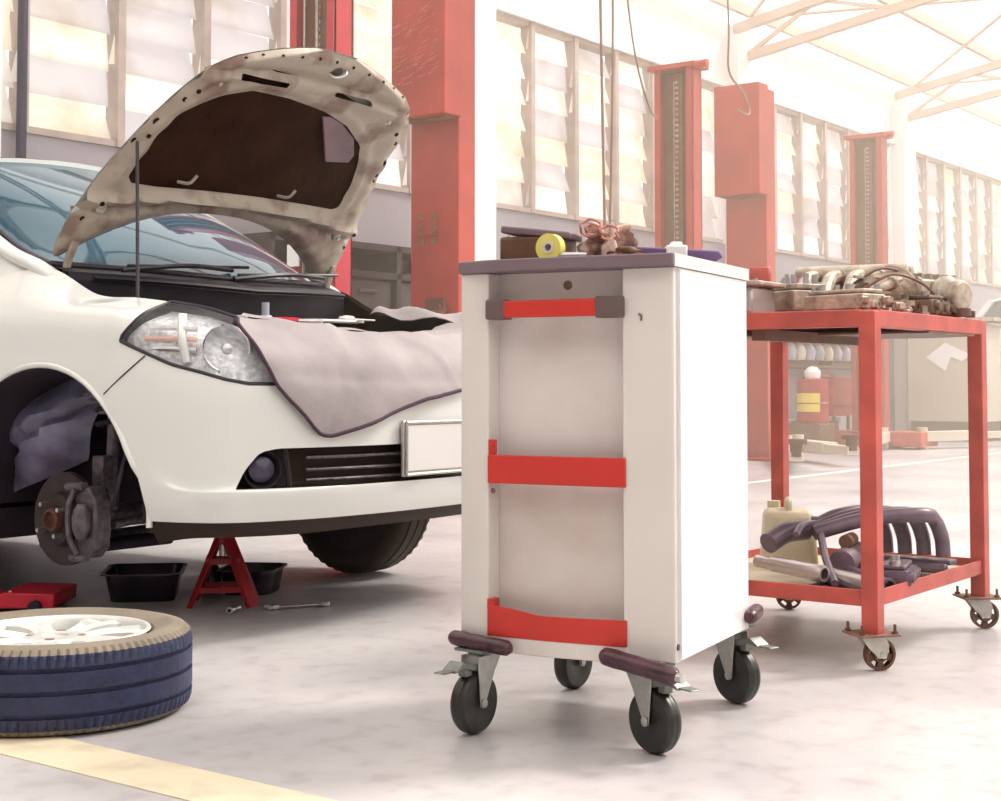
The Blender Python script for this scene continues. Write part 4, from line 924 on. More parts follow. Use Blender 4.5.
# direction each wheel rolls, towards its pedal
rollR = RGT * math.cos(math.radians(55)) - FWD * math.sin(math.radians(55))
rollR = RGT * .60 + FWD * -.0 + FWD * .8 * 0 + RGT * 0 - FWD * .0
a55 = math.radians(55)
pedR = (RGT * math.cos(a55) - FWD * math.sin(a55)) * -1 if False else (RGT * math.cos(a55) - FWD * math.sin(a55))
pedL = (-RGT * math.cos(a55) - FWD * math.sin(a55))
for p, d in (((2.577, 1.523, 0), pedR), ((2.494, 1.915, 0), pedL), ((3.087, 1.606, 0), pedR), ((3.00, 2.00, 0), pedL)):
    brake_caster(T, tl(p), yaw_to(d))
# ---- things lying on the cabinet
ZS = ZT + .026
def on_cab(name, label, cat, x, y, rot=0): return thing(name, label, cat, TM @ Vector((x, y, ZS)), TROT + rot)
t = on_cab('tool_case', 'brown and mauve tool case standing at the left on the white cabinet top', 'case', -.125, -.10, .1)
bm = BM(); box(bm, (0, 0, .030), (.15, .09, .060)); obj('case_body', bm, 'case_brown', t, bevel=.006)
bm = BM(); box(bm, (0, 0, .068), (.16, .095, .016), Matrix.Rotation(.12, 4, 'Y')); obj('case_lid', bm, 'case_mauve', t, bevel=.004)
t = on_cab('tin_can', 'small mauve can with wire handle beside the brown tool case', 'can', -.215, -.03)
bm = BM(); lathe(bm, [(0, 0), (.026, 0), (.028, .004), (.026, .01), (.026, .048), (.028, .052), (.02, .056), (0, .056)], seg=20); obj('can_body', bm, 'case_mauve', t)
bm = BM(); tube(bm, [(-.026, 0, .04), (-.036, 0, .055), (-.01, 0, .078), (.026, 0, .04)], .0025, seg=6); obj('wire_handle', bm, 'steel', t)
t = on_cab('tape_roll', 'yellow tape roll in front of the brown tool case on the cabinet', 'tape', -.065, -.165, .2)
bm = BM(); lathe(bm, [(.012, -.012), (.030, -.012), (.030, .012), (.012, .012)], (0, 0, .0302), (.25, 1, .0), 28, closed=True); obj('tape_body', bm, 'tape', t)
bm = BM(); lathe(bm, [(.008, -.013), (.013, -.013), (.013, .013), (.008, .013)], (0, 0, .0302), (.25, 1, 0), 24, closed=True); obj('tape_core', bm, 'cab_white', t)
t = on_cab('spray_nozzle', 'small steel nozzle lying right of the yellow tape roll', 'tool', -.02, -.15, .4)
bm = BM(); cyl(bm, (-.03, 0, .012), (.03, 0, .014), .009, .005, 12); cyl(bm, (-.02, 0, .012), (-.025, 0, .04), .005, seg=8); obj('nozzle_body', bm, 'steel', t)
def blobby(name, label, cat, t, mtl, r, s, seed, amp=.35, pos=(0, 0, 0)):
    rr = random.Random(seed); bm = BM(); bmesh.ops.create_icosphere(bm, subdivisions=4, radius=1)
    K = [(Vector((rr.uniform(-1, 1), rr.uniform(-1, 1), rr.uniform(-1, 1))).normalized(), rr.uniform(3, 9), rr.uniform(0, 6)) for _ in range(9)]
    for v in bm.verts:
        d = v.co.normalized(); k = 1 + amp * sum(math.sin(a.dot(d) * f * .55 + p) + .35 * math.sin(a.dot(d) * f * 1.5 + p * 2) for a, f, p in K) / 7.5 - .16 * amp * sum(max(0, 1 - abs(math.sin(a.cross(K[0][0]).dot(d) * f * 1.3 + p)) * 3) for a, f, p in K[1:]) / 2.5
        c = d * r * k; v.co = Vector((c.x * s[0] + pos[0], c.y * s[1] + pos[1], max(c.z * s[2] + r * s[2] * .75, 0) + pos[2]))
    return obj(name, bm, mtl, t, smooth=50)
t = on_cab('rag', 'crumpled pink and tan rag heaped on the white cabinet top', 'rag', .012, -.05)
blobby('rag_heap', '', '', t, 'rag', .056, (.95, .65, .92), 31, 1.3)
blobby('rag_tail', '', '', t, 'case_brown', .034, (1.3, .8, .5), 4, .8, (.065, -.02, 0))
bm = BM()
for k, (x, z, r_) in enumerate(((-.020, .078, .024), (.024, .066, .020), (-.016, .074, .015))):
    pts = [(x + math.cos(a * .52) * r_ * (1 + .15 * math.sin(a * 3)), -.032 + .006 * math.sin(a * 2), z + math.sin(a * .52) * r_ * .8) for a in range(13)]
    tube(bm, pts, .0032, seg=6, n=2)
obj('rag_hem', bm, 'rag_edge', t)
t = on_cab('folded_box', 'long purple folded box with pale clip on the cabinet top', 'box', .150, .0, .45)
bm = BM(); prism(bm, [(-.105, 0), (.09, 0), (.108, .012), (.10, .026), (-.105, .036)], -.03, .03, fr((0, 0, 0), (1, 0, 0), (0, -1, 0))); obj('box_body', bm, 'purple', t, bevel=.004)
bm = BM(); box(bm, (.008, 0, .020), (.046, .066, .036)); box(bm, (.008, -.01, .041), (.026, .03, .010)); obj('clip', bm, 'paper', t, bevel=.004)

# ================================================================ THE RED TABLE
X0, X2, Y1_, Y2_ = 3.605, 4.475, 1.475, 2.175; LG = .045
tb = thing('parts_table', 'red steel parts table on casters right of the white cabinet', 'table', ((X0 + X2) / 2, (Y1_ + Y2_) / 2, 0))
cx, cy = (X0 + X2) / 2, (Y1_ + Y2_) / 2; A, B = X2 - X0, Y2_ - Y1_
def loc(x, y, z=0): return Vector((x - cx, y - cy, z))
bm = BM()
for s in (-1, 1):
    box(bm, (0, s * (B / 2 - .02), .905), (A - .08, .04, .045)); box(bm, (s * (A / 2 - .02), 0, .905), (.04, B - .08, .045))
obj('top_frame', bm, 'table_red', tb, smooth=0, bevel=.003)
bm = BM(); box(bm, (0, 0, .921), (A - .01, B - .01, .008)); obj('tabletop', bm, 'table_red', tb, smooth=0)
bm = BM(); box(bm, (0, .0, .868), (A - .09, .04, .03)); prism(bm, [(-.05, -.35), (.33, -.35), (.43, -.20), (.43, .3), (-.05, .3)], .876, .882); obj('under_tray', bm, 'case_brown', tb, smooth=0)
for i, sx in enumerate((-1, 1)):
    for j, sy in enumerate((-1, 1)):
        x, y = sx * (A / 2 - LG / 2), sy * (B / 2 - LG / 2)
        bm = BM(); box(bm, (x, y, .51), (LG, LG, .828)); lg = obj('leg', bm, 'table_red', tb, smooth=0, bevel=.003)
bm = BM()
for s in (-1, 1):
    box(bm, (0, s * (B / 2 - .012), .186), (A - .08, .006, .042)); box(bm, (s * (A / 2 - .012), 0, .186), (.006, B - .08, .042))
obj('shelf_rail', bm, 'table_red', tb, smooth=0, bevel=.002)
bm = BM(); box(bm, (0, 0, .176), (A - .03, B - .03, .014)); obj('shelf_board', bm, 'board', tb, smooth=0)
bm = BM(); ball(bm, (.12, -.10, .16), .06, (1.2, .8, .55)); obj('shelf_bracket', bm, 'caster_brown', tb)
def small_caster(p, yaw):
    e = bpy.data.objects.new('caster', None); COL.objects.link(e); e.parent = tb; e.location = p; e.rotation_euler = (0, 0, yaw)
    bm = BM(); box(bm, (0, 0, .095), (.115, .10, .006)); obj('mount_plate', bm, 'rust_plate', e, bevel=.001)
    bm = BM()
    for a in (-1, 1):
        for b in (-1, 1): cyl(bm, (a * .046, b * .038, .09), (a * .046, b * .038, .122), .004, seg=8); cyl(bm, (a * .046, b * .038, .098), (a * .046, b * .038, .104), .008, seg=6)
    obj('bolt', bm, 'caster_brown', e)
    bm = BM(); lathe(bm, [(.014, -.011), (.020, -.011), (.022, -.006), (.034, -.006), (.034, -.011), (.041, -.011), (.042, 0), (.041, .011), (.034, .011), (.034, .006), (.022, .006), (.020, .011), (.014, .011)], (.022, 0, .042), (0, 1, 0), 30)
    bmesh.ops.delete(bm, geom=[f for f in bm.faces if .0225 < ((f.calc_center_median().x - .022) ** 2 + (f.calc_center_median().z - .042) ** 2) ** .5 < .0335 and abs(f.calc_center_median().y) < .0065 and (int(math.degrees(math.atan2(f.calc_center_median().z - .042, f.calc_center_median().x - .022)) + 360) // 36) % 2 == 0], context='FACES')
    obj('wheel', bm, 'caster_brown', e, smooth=40)
    bm = BM()
    for s in (-1, 1): prism(bm, [(-.040, .050), (.032, .050), (.042, .022), (.034, -.010), (.014, -.010), (-.014, .016)], 0, .0025, fr((.0, s * .014, .042), (1, 0, 0), (0, -1, 0)))
    box(bm, (-.004, 0, .088), (.056, .034, .004)); cyl(bm, (0, 0, .084), (0, 0, .094), .026, seg=20); cyl(bm, (.022, -.019, .042), (.022, .019, .042), .007, seg=10); obj('fork', bm, 'fork_white', e, bevel=.0008)
cw_ = math.atan2(RGT.y, RGT.x)
small_caster((-A / 2 + .03, -B / 2 + .03, 0), cw_ + .25); small_caster((A / 2 - .03, -B / 2 + .03, 0), cw_ + .05); small_caster((A / 2 - .03, B / 2 - .03, 0), cw_ - .3); small_caster((-A / 2 + .03, B / 2 - .03, 0), cw_ + 1.3)
# ---- parts on the table top (z .925) and on the shelf (z .183)
TT = .925; SH = .183
def part_thing(name, label, x, y, z, rot=0, cat='engine part', group=None): return thing(name, label, cat, (x, y, z), rot, group)
# boxed aluminium sump at left
t = part_thing('oil_sump', 'flat grey aluminium sump on the table edge nearest the cabinet', 3.72, 1.96, TT, math.pi / 2)
bm = BM(); box(bm, (0, 0, .040), (.24, .15, .08), taper=.95); obj('sump_body', bm, 'plate_frame', t, bevel=.008); bm = BM(); box(bm, (0, 0, .086), (.28, .19, .014)); obj('sump_flange', bm, 'alu', t, bevel=.004)
bm = BM()
for k in range(7):
    for s in (-1, 1): cyl(bm, (-.135 + k * .045, s * .085, .09), (-.135 + k * .045, s * .085, .098), .006, seg=6)
obj('sump_bolt', bm, 'steel', t)
# cylinder-head like castings
def casting(name, label, x, y, z, rot, sx, sy, sz, seed, mtl='alu', cat='engine part'):
    t = part_thing(name, label, x, y, z, rot, cat); rr = random.Random(seed); bm = BM()
    box(bm, (0, 0, sz * .45), (sx, sy, sz * .6)); box(bm, (0, 0, sz * .06), (sx * 1.05, sy * .9, sz * .12)); box(bm, (0, 0, sz * .86), (sx * .98, sy * .8, sz * .16))
    for k in range(5): box(bm, (-sx / 2 + sx * (k + .5) / 5, -sy * .5, sz * .45), (sx * .05, sy * .16, sz * .62))
    obj('casting_body', bm, mtl, t, bevel=.004)
    for k in range(4):
        bm = BM(); xx = -sx * .38 + k * sx * .25; cyl(bm, (xx, -sy * .45, sz * .5), (xx, -sy * .68, sz * .45), sz * .2, seg=14); cyl(bm, (xx, -sy * .68, sz * .45), (xx, -sy * .685, sz * .45), sz * .14, seg=12); obj('port', bm, mtl, t)
    for k in range(6):
        bm = BM(); xx = rr.uniform(-.45, .45) * sx; yy = rr.uniform(-.35, .35) * sy; cyl(bm, (xx, yy, sz * .9), (xx, yy, sz * (1.0 + rr.uniform(.05, .25))), rr.uniform(.006, .013), seg=10); obj('stud', bm, 'steel', t)
    return t
casting('cylinder_head', 'pale aluminium head casting second along the table top', 3.93, 1.88, TT, 1.1, .24, .12, .10, 1)
t = part_thing('clamp_block', 'small pinkish red bracket standing behind the castings', 4.02, 2.00, TT, .4)
bm = BM(); prism(bm, [(-.05, 0), (.06, 0), (.06, .09), (.035, .13), (-.035, .14), (-.05, .11)], -.03, .03, fr((0, 0, .02), (1, 0, 0), (0, -1, 0))); box(bm, (0, 0, .01), (.14, .09, .02)); cyl(bm, (.0, -.05, .09), (0, .05, .09), .02); obj('bracket_body', bm, 'table_red', t, bevel=.006)
t = part_thing('steel_rod', 'short brown upright rod behind the pale castings', 3.88, 2.06, TT)
bm = BM(); cyl(bm, (0, 0, 0), (0, 0, .16), .009); cyl(bm, (0, 0, 0), (0, 0, .012), .03); cyl(bm, (0, 0, .1), (0, 0, .12), .014); obj('rod_shaft', bm, 'caster_brown', t)
casting('valve_cover', 'ribbed aluminium valve cover before the red bracket', 3.80, 1.64, TT, 1.3, .20, .10, .07, 2)
t = part_thing('camshaft', 'lobed steel camshaft leaning on the castings, end raised', 3.99, 1.75, TT + .03, .55)
bm = BM(); P = []
for k in range(27): P.append((.011 + (.012 if k % 4 == 1 else .006 if k % 4 == 3 else 0), k * .013))
lathe(bm, [(0, 0)] + P + [(0, .345)], (-.15, 0, .0), (1, 0, .12), 14); obj('shaft', bm, 'alu', t)
t = part_thing('rocker_set', 'loose pile of small valve rockers at the table corner', 3.80, 1.52, TT)
rr = random.Random(8)
for k in range(9):
    bm = BM(); x, y, z, a = rr.uniform(-.10, .12), rr.uniform(-.02, .06), .008 + .012 * (k % 3), rr.uniform(0, 3)
    mm = Matrix.Translation((x, y, z)) @ Matrix.Rotation(a, 4, 'Z'); box(bm, (0, 0, 0), (.055, .016, .014), mm); lathe(bm, [(.006, -.01), (.012, -.01), (.012, .01), (.006, .01)], (0, 0, 0), (0, 1, 0), 10, closed=True)
    for v in list(bm.verts)[8:]: v.co = mm @ v.co
    obj('rocker_arm', bm, 'alu', t)
# big heap: gearbox housing, inlet manifold, pipes
t = part_thing('gearbox_housing', 'large brown gearbox housing in the middle of the heap on the table', 4.10, 1.66, TT, -.1)
bm = BM(); lathe(bm, [(0, -.12), (.035, -.12), (.04, -.07), (.055, -.05), (.062, .0), (.07, .06), (.085, .08), (.085, .10), (0, .10)], (0, 0, .07), (1, .1, .05), 20); obj('bell_housing', bm, 'alu_dark', t)
bm = BM()
for k in range(10): a = k * math.pi / 5; lathe(bm, [(0, 0), (.008, 0), (.008, .02), (0, .02)], (.10, math.cos(a) * .08, .07 + math.sin(a) * .08), (1, 0, 0), 8)
for k in range(6): a = k * math.pi / 3; box(bm, (-.03, math.cos(a) * .055, .07 + math.sin(a) * .055), (.14, .008, .008))
obj('housing_rib', bm, 'alu', t)
t = part_thing('inlet_manifold', 'pale four-runner inlet manifold lying over the gearbox housing', 4.06, 1.78, TT, .15)
for k in range(4):
    bm = BM(); y = -.12 + k * .07; tube(bm, [(-.16, y, .015), (-.06, y, .06), (.05, y + .01, .12), (.14, y + .01, .135)], .020, seg=10); obj('runner', bm, 'alu', t)
bm = BM(); cyl(bm, (.16, -.17, .135), (.16, .16, .135), .034, seg=16); box(bm, (-.17, 0, .015), (.014, .30, .05)); cyl(bm, (.16, -.17, .135), (.16, -.19, .135), .026); obj('plenum', bm, 'alu', t, bevel=.002)
t = part_thing('transfer_case', 'rough pale casting with round boss at the right end of the table', 4.33, 1.62, TT, -.3)
bm = BM(); box(bm, (0, 0, .065), (.20, .14, .11)); lathe(bm, [(0, 0), (.06, 0), (.06, .03), (.045, .05), (.045, .08), (0, .08)], (0, -.07, .07), (0, -1, 0), 20); lathe(bm, [(0, 0), (.035, 0), (.04, .05), (0, .06)], (.09, 0, .08), (1, 0, .3), 14); obj('casting_body', bm, 'alu', t, bevel=.008)
bm = BM()
for k in range(5): box(bm, (-.08 + k * .04, 0, .127), (.01, .13, .02))
obj('cooling_fin', bm, 'alu', t, bevel=.001)
t = part_thing('exhaust_pipe', 'bent pale pipe lying on top of the heap toward the right', 4.30, 1.80, TT + .0, .2)
bm = BM(); tube(bm, [(-.12, .08, .05), (-.05, .03, .13), (.04, 0, .155), (.11, -.05, .10), (.14, -.08, .03)], .022, seg=10); obj('pipe', bm, 'alu', t); bm = BM(); lathe(bm, [(.022, 0), (.045, 0), (.045, .01), (.022, .01)], (-.12, .08, .045), (.7, -.4, .9), 16, closed=True); obj('flange', bm, 'alu_dark', t)
casting('engine_casting', 'long brown ribbed casting below the pale manifold', 4.24, 1.55, TT, -.05, .22, .08, .07, 5, 'alu_dark')
casting('side_casting', 'small pale ribbed casting topping the heap', 4.17, 1.92, TT, .5, .20, .13, .12, 6)
t = part_thing('connecting_rod', 'dark connecting rod on the front table edge at right', 4.36, 1.50, TT, .12)
bm = BM(); lathe(bm, [(.018, -.012), (.03, -.012), (.03, .012), (.018, .012)], (-.06, 0, .02), (0, 0, 1), 18, closed=True); lathe(bm, [(.008, -.01), (.015, -.01), (.015, .01), (.008, .01)], (.07, 0, .02), (0, 0, 1), 14, closed=True); box(bm, (.01, 0, .02), (.085, .016, .012)); obj('rod_body', bm, 'caster_brown', t, bevel=.002)
for k, (a_, b_, lab) in enumerate((((838, 299, 4.22), (890, 271, 4.34), 'slanting tan damper tube at the left flank of the heap'), ((848, 303, 4.12), (902, 279, 4.22), 'second slanting damper tube, lower and nearer on the heap'))):
    P_ = [camw((q_[0] - 500.5) / 1474 * q_[2], q_[2], .74 + (382 - q_[1]) / 1474 * q_[2]) for q_ in (a_, b_)]
    d_ = P_[1] - P_[0]; t = part_thing('damper', lab, P_[0].x, P_[0].y, P_[0].z, 0); L_ = d_.length
    bm = BM(); lathe(bm, [(0, 0), (.016, 0), (.017, L_ * .5), (.013, L_ * .52), (.013, L_ * .8), (.02, L_ * .82), (.02, L_ * .86), (.007, L_ * .87), (.007, L_), (0, L_)], (0, 0, 0), d_, 14); obj('damper_body', bm, 'alu', t)
    bm = BM(); tube(bm, [d_ * .3 + Vector((0, 0, .02)), d_ * .6 + Vector((.02, -.03, .04)), d_ * .9 + Vector((.05, -.05, .0)), d_ + Vector((.10, -.06, -.04))], .004, seg=6); obj('hose', bm, 'caster_brown', t)
# loose small fittings strewn over the heap
rr = random.Random(21); labs = ['nut-headed fitting', 'elbow fitting', 'ribbed fitting', 'forked fitting']
for k in range(14):
    x = rr.uniform(3.85, 4.40); y = rr.uniform(1.52, 1.66); zz = TT
    t = part_thing('loose_fitting', 'small loose brown or grey metal fitting on the front of the heap', x, y, zz, rr.uniform(0, 6), 'engine part', 'loose fittings strewn along the table front'); bm = BM(); s_ = rr.uniform(.7, 1.4)
    if k % 3 == 0: lathe(bm, [(.006, 0), (.016 * s_, 0), (.016 * s_, .014), (.010, .016), (.010, .035 * s_), (.006, .035 * s_)], seg=6)
    elif k % 3 == 1: tube(bm, [(-.03 * s_, 0, .01), (0, 0, .014), (.012, .02, .03), (.012, .025, .05 * s_)], .010, seg=8)
    else: box(bm, (0, 0, .012), (.06 * s_, .022, .024)); cyl(bm, (.01, 0, .024), (.01, 0, .04), .01)
    obj('fitting_body', bm, ('alu', 'alu_dark', 'caster_brown')[k % 3], t, bevel=.001)
# shelf things
t = part_thing('exhaust_manifold', 'dark four-pipe exhaust manifold arching over the lower shelf', 4.10, 1.86, SH, .0)
for k in range(4):
    y = -.30 + k * .058; x = .10
    bm = BM(); tube(bm, [(-.16 + .03 * k, .03 + y * .3, .125), (-.05, .0 + y * .6, .165), (.05, y, .175), (.13, y - .005, .155), (.175, y - .01, .10), (.175, y - .015, .045)], .0215, seg=12); obj('exhaust_pipe', bm, 'manifold', t)
bm = BM(); box(bm, (.175, -.215, .030), (.06, .26, .014)); cyl(bm, (.13, -.34, .015), (.14, -.10, .015), .014, seg=10); obj('manifold_flange', bm, 'manifold', t, bevel=.003)
bm = BM(); tube(bm, [(-.13, -.02, .130), (-.20, .01, .125), (-.27, .03, .10)], .03, seg=12); obj('collector', bm, 'manifold', t)
t = part_thing('jerrycan', 'cream plastic jug lying on the lower shelf beside the metal bars', 4.15, 1.98, SH, .5)
bm = BM(); box(bm, (0, 0, .085), (.19, .17, .17), taper=.86); obj('jug_body', bm, 'jug', t, bevel=.02)
bm = BM(); tube(bm, [(-.05, 0, .165), (-.04, 0, .195), (.03, 0, .195), (.05, 0, .165)], .010, seg=8); cyl(bm, (.07, .04, .165), (.07, .04, .19), .02, seg=14); obj('jug_handle', bm, 'jug', t)
for k, (x, y, a, L_, r_, h) in enumerate(((3.78, 1.66, 1.15, .30, .024, .026), (3.86, 1.62, .95, .26, .020, .022), (3.74, 1.78, 1.3, .24, .022, .05), (3.95, 1.60, .8, .22, .026, .026))):
    labs = ('thick grey steel tube on the shelf, nearest the white cabinet', 'slimmer grey tube beside the thick tube on the shelf', 'grey tube lying across the others below the cream jug', 'stubby grey tube at the front of the shelf pile')
    t = part_thing('steel_tube', labs[k], x, y, SH, a, 'tube', 'steel tubes heaped on the lower shelf')
    bm = BM(); lathe(bm, [(r_ * .7, -L_ / 2), (r_, -L_ / 2), (r_ * 1.05, -L_ / 2 + .01), (r_, -L_ / 2 + .02), (r_, L_ / 2 - .06), (r_ * .8, L_ / 2 - .05), (r_ * .8, L_ / 2), (r_ * .5, L_ / 2)], (0, 0, h), (1, 0, .05), 16); obj('tube_body', bm, 'plate_frame' if k % 2 == 0 else 'manifold', t)
t = part_thing('control_arm', 'long grey suspension arm slanting up against the cream jug', 3.88, 1.74, SH, .45)
bm = BM(); tube(bm, [(-.20, -.02, .02), (-.05, 0, .07), (.08, .01, .125), (.17, .02, .145)], .011, seg=8); tube(bm, [(.17, .02, .145), (.05, .06, .15), (-.02, .08, .13)], .010, seg=8); lathe(bm, [(.008, -.014), (.02, -.014), (.02, .014), (.008, .014)], (.18, .02, .145), (0, 1, 0), 14, closed=True); obj('arm_body', bm, 'manifold', t)
t = part_thing('starter_motor', 'brown and violet starter motor behind the near table leg', 4.00, 1.72, SH, .2)
bm = BM(); lathe(bm, [(0, -.10), (.035, -.10), (.04, -.09), (.04, .06), (.046, .065), (.046, .085), (.02, .09), (.02, .12), (0, .12)], (0, 0, .05), (1, 0, 0), 20); obj('motor_body', bm, 'case_mauve', t)
bm = BM(); cyl(bm, (-.05, 0, .105), (.04, 0, .105), .020, seg=14); box(bm, (.0, .0, .025), (.12, .10, .05)); obj('solenoid', bm, 'case_brown', t, bevel=.003)
casting('pump_casting', 'dark brown pump casting under the starter motor side', 3.90, 1.54, SH, .25, .16, .08, .07, 12, 'manifold')
t = part_thing('oil_tray', 'flat violet-grey tray under the parts on the shelf', 3.88, 1.60, SH, 0)
bm = BM(); box(bm, (0, 0, .0025), (.42, .20, .005)); box(bm, (0, -.10, .008), (.42, .004, .014)); box(bm, (0, .10, .008), (.42, .004, .014)); box(bm, (-.21, 0, .008), (.004, .20, .014)); box(bm, (.21, 0, .008), (.004, .20, .014)); obj('tray_pan', bm, 'case_mauve', t, smooth=0)

# ================================================================ ON THE FLOOR
t = thing('car_wheel', 'removed car wheel lying flat on the floor by the yellow line', 'wheel', (2.109, 2.815, 0), .35)
mm = Matrix.Translation((0, 0, .095)); bm = tyre_bm(.305, .19, .207, seg=288, sipes=96); bm.transform(mm)
ty = obj('tyre', bm, ['tyre', 'tyre_side'], t, smooth=28)
for p in ty.data.polygons:
    c = p.center
    if abs(c.z - .095) > .070 and math.hypot(c.x, c.y) < .296: p.material_index = 1
rim_parts(t, .207, .19, mm)
# jack stand
t = thing('jack_stand', 'red steel jack stand holding up the car front', 'jack stand', (3.435, 3.695, 0), math.atan2(RGT.y, RGT.x) + .15)
for sx, sy in ((-1, -1), (1, -1), (1, 1), (-1, 1)):
    bm = BM(); p, q = Vector((sx * .105, sy * .09, .0)), Vector((sx * .018, sy * .018, .225)); m = fr(p, q - p, (sx, sy, 0)); L_ = (q - p).length; w_ = .042 if sx > 0 else .022
    box(bm, (L_ / 2, 0, 0), (L_, w_, .006), m); box(bm, (L_ / 2, w_ / 2 - .002, -.008), (L_, .004, .018), m); obj('leg', bm, 'red', t, bevel=.001)
for z, k in ((.145, .52), (.055, .82)):
    bm = BM()
    for s in (-1, 1): box(bm, (0, s * .09 * k, z), (.21 * k, .005, .018)); box(bm, (s * .105 * k, 0, z), (.005, .18 * k, .018))
    obj('cross_brace', bm, 'red', t, smooth=0)
bm = BM(); lathe(bm, [(.0, .20), (.03, .20), (.03, .235), (.022, .24), (0, .24)], seg=20); obj('collar', bm, 'red', t)
bm = BM(); cyl(bm, (0, 0, .16), (0, 0, .262), .015, seg=14); box(bm, (0, 0, .266), (.07, .035, .010)); box(bm, (-.03, 0, .274), (.008, .035, .016)); box(bm, (.03, 0, .274), (.008, .035, .016)); cyl(bm, (-.03, 0, .243), (.05, 0, .250), .006); obj('ratchet_post', bm, 'steel', t)
# spanner and socket
def ground(name, label, cat, p, q):
    p, q = Vector(p), Vector(q); c = (p + q) / 2; d = q - p; return thing(name, label, cat, (c.x, c.y, 0), math.atan2(d.y, d.x)), d.length
t, L_ = ground('spanner', 'chrome combination spanner lying on the floor right of the red stand', 'tool', (3.426, 3.483, 0), (3.607, 3.382, 0))
bm = BM(); box(bm, (0, 0, .008), (L_ - .05, .016, .007)); lathe(bm, [(.009, 0), (.019, 0), (.019, .014), (.009, .014)], (L_ / 2 - .01, 0, .002), seg=20, closed=True)
prism(bm, [(-.028, -.012), (-.030, .008), (-.012, .022), (.012, .020), (.0, .008), (-.006, .0), (.004, -.008), (.016, -.016), (-.004, -.022)], .002, .016, Matrix.Translation((-L_ / 2 + .012, 0, 0)) @ Matrix.Rotation(math.pi, 4, 'Z')); obj('spanner_body', bm, 'steel', t, bevel=.002)
t, L_ = ground('socket_bit', 'small chrome socket lying on the floor left of the spanner', 'tool', (3.277, 3.505, 0), (3.360, 3.535, 0))
bm = BM(); lathe(bm, [(.006, -.03), (.012, -.03), (.012, 0), (.009, .008), (.009, .035), (.005, .035)], (0, 0, .0122), (1, 0, 0), 18); obj('socket_barrel', bm, 'steel', t)
bm = BM(); lathe(bm, [(.007, 0), (.014, 0), (.014, .008), (.007, .008)], (.05, .02, .0), seg=16, closed=True); box(bm, (.03, .01, .005), (.03, .008, .006)); obj('socket_joint', bm, 'tray_metal', t)
# drain trays under the car
def tray(label, x, y, rot, sx, sy, h, lip=.02, group='drain trays under the car'):
    t = thing('drain_tray', label, 'tray', (x, y, 0), rot, group); bm = BM()
    def rr_(s, z, k=1): 
        o = []; r = .04 * k
        for cx_, cy_, a0 in ((1, 1, 0), (-1, 1, 90), (-1, -1, 180), (1, -1, 270)):
            for a in range(0, 91, 30): aa = math.radians(a0 + a); o.append(Vector((cx_ * (sx / 2 * s - r) + math.cos(aa) * r, cy_ * (sy / 2 * s - r) + math.sin(aa) * r, z)))
        return o
    loft(bm, [rr_(.82, .0), rr_(.95, h), rr_(1.05, h + .002), rr_(1.05, h - .003), rr_(.945, h - .003)][:4], True, False); loft(bm, [rr_(.80, .003), rr_(.93, h)], True, False); bm.faces.new([bm.verts.new(v) for v in rr_(.81, .004)])
    obj('tray_pan', bm, 'tray_metal', t); return t
tray('dark steel drain tray on the floor behind the loose wheel', 3.385, 4.03, math.atan2(RGT.y, RGT.x) + .15, .26, .30, .095)
tray('dark steel drain tray behind the red stand, shiny edge showing', 3.70, 3.83, math.atan2(RGT.y, RGT.x) - .1, .20, .24, .085)
t = thing('oil_bottle', 'small dark bottle with steel cap behind the red stand', 'bottle', (3.60, 3.93, 0))
bm = BM(); lathe(bm, [(0, 0), (.032, 0), (.034, .01), (.034, .075), (.02, .095), (.016, .10)], seg=18); obj('bottle_body', bm, 'tray_metal', t)
bm = BM(); lathe(bm, [(.018, .098), (.018, .13), (.015, .135), (0, .135)], seg=16); obj('bottle_cap', bm, 'steel', t)
# red floor jack peeking above the loose wheel
jp = Vector((3.01, 4.16, 0)); t = thing('floor_jack', 'low bright red floor jack behind the loose wheel at the left edge', 'jack', jp, math.atan2(RGT.y, RGT.x))
bm = BM(); prism(bm, [(-.44, .012), (.115, .012), (.118, .058), (-.05, .062), (-.09, .034), (-.44, .032)], -.14, .12, fr((0, 0, 0), (1, 0, 0), (0, -1, 0))); obj('jack_body', bm, 'red_bright', t, bevel=.004)
bm = BM()
for x in (-.36, .06):
    for y in (-.13, .15): cyl(bm, (x, y - .015, .020), (x, y + .015, .020), .020, seg=16)
obj('jack_wheel', bm, 'well_dark', t)
bm = BM(); lathe(bm, [(0, .062), (.03, .062), (.034, .07), (.02, .074), (0, .074)], (-.25, 0, 0), seg=18); cyl(bm, (-.02, -.13, .066), (-.02, -.13, .071), .005, seg=8); obj('saddle', bm, 'steel', t)
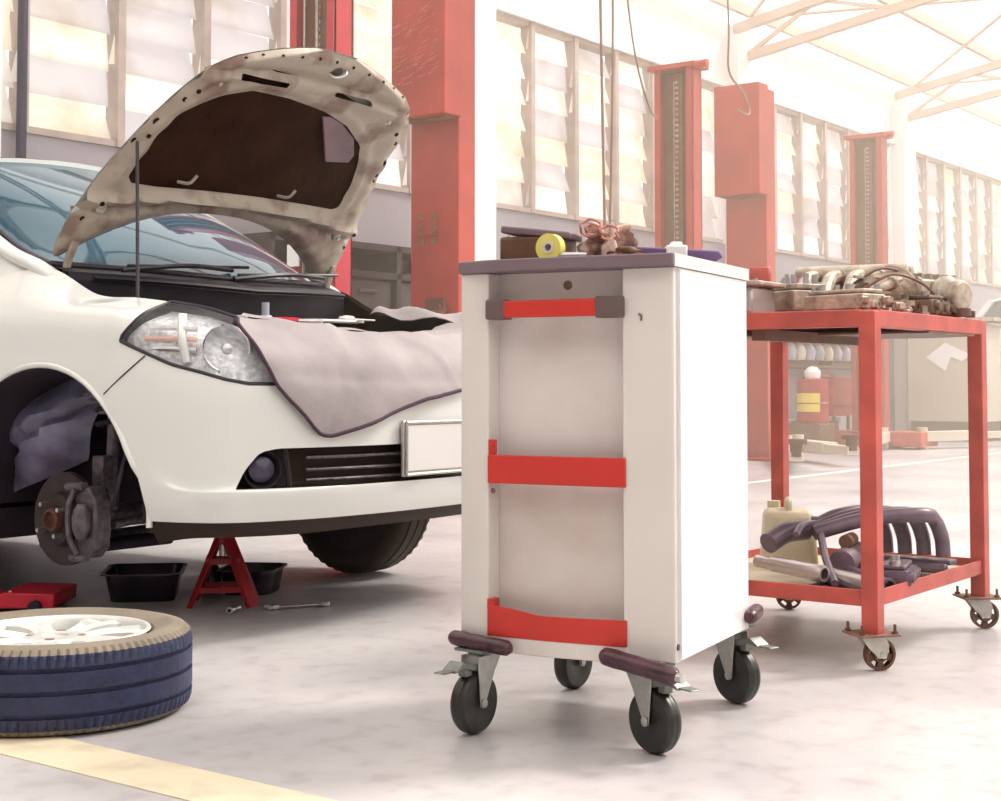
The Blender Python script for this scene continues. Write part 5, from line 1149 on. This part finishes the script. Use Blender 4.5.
# ================================================================ FAR CAR ON A RAMP AT THE RIGHT EDGE
RZ = .43; FX, FY = 20.84, 3.86
t = thing('ramp_lift', 'beige platform ramp lift under the far white car at right edge', 'ramp', (FX, FY - .9, 0))
for s in (-1, 1):
    bm = BM(); box(bm, (s * .74, 2.1, RZ - .05), (.50, 4.0, .10)); obj('runway', bm, 'beige', t, smooth=0, bevel=.01)
    for y in (.4, 3.8):
        bm = BM(); box(bm, (s * .74, y, (RZ - .1) / 2), (.36, .3, RZ - .1)); obj('support_leg', bm, 'pad_brown', t, smooth=0)
bm = BM(); box(bm, (0, .6, .05), (1.9, .12, .09)); obj('cross_beam', bm, 'pad_brown', t, smooth=0)
fc = bpy.data.objects.new('car', None); COL.objects.link(fc); fc.location = (FX, FY, RZ); fc.rotation_euler = (0, 0, -math.pi / 2)
tag(fc, 'far white car raised on a ramp, cut by the right edge of the photo', 'car')
KEEP = ('body_shell', 'bumper_lip', 'arch_lip', 'headlight', 'windshield', 'roof', 'side_glass', 'side_pillar', 'windshield_pillar', 'rear_glass', 'tail_deck', 'underbody', 'wheel_well', 'wheel', 'lower_grille')
def cp_tree(o, par):
    c = o.copy(); COL.objects.link(c); c.parent = par
    for ch in list(o.children): cp_tree(ch, c)
    return c
for ch in list(CAR.children):
    if ch.name.split('.')[0] in KEEP: cp_tree(ch, fc)
nw = [c for c in fc.children if c.name.startswith('wheel') and not c.name.startswith('wheel_well')][0]
c = cp_tree(nw, fc); c.location = (0, 0, 0); c.matrix_local = Matrix.Rotation(math.pi, 4, 'Z')
bm = BM(); rings = []
for x, z, w, cz in ((-.08, 1.10, .68, .01), (.12, 1.02, .665, .05), (.3, 1.0, .66, .05), (.45, .98, .65, .04), (.59, .955, .63, .03), (.68, .92, .5, .03), (.77, .885, .22, .01)):
    rings.append([Vector((x, a * w, z + cz * (1 - a * a))) for a in (-1, -.75, -.4, 0, .4, .75, 1)])
loft(bm, rings, False); obj('closed_bonnet', bm, 'car_paint', fc, smooth=60)
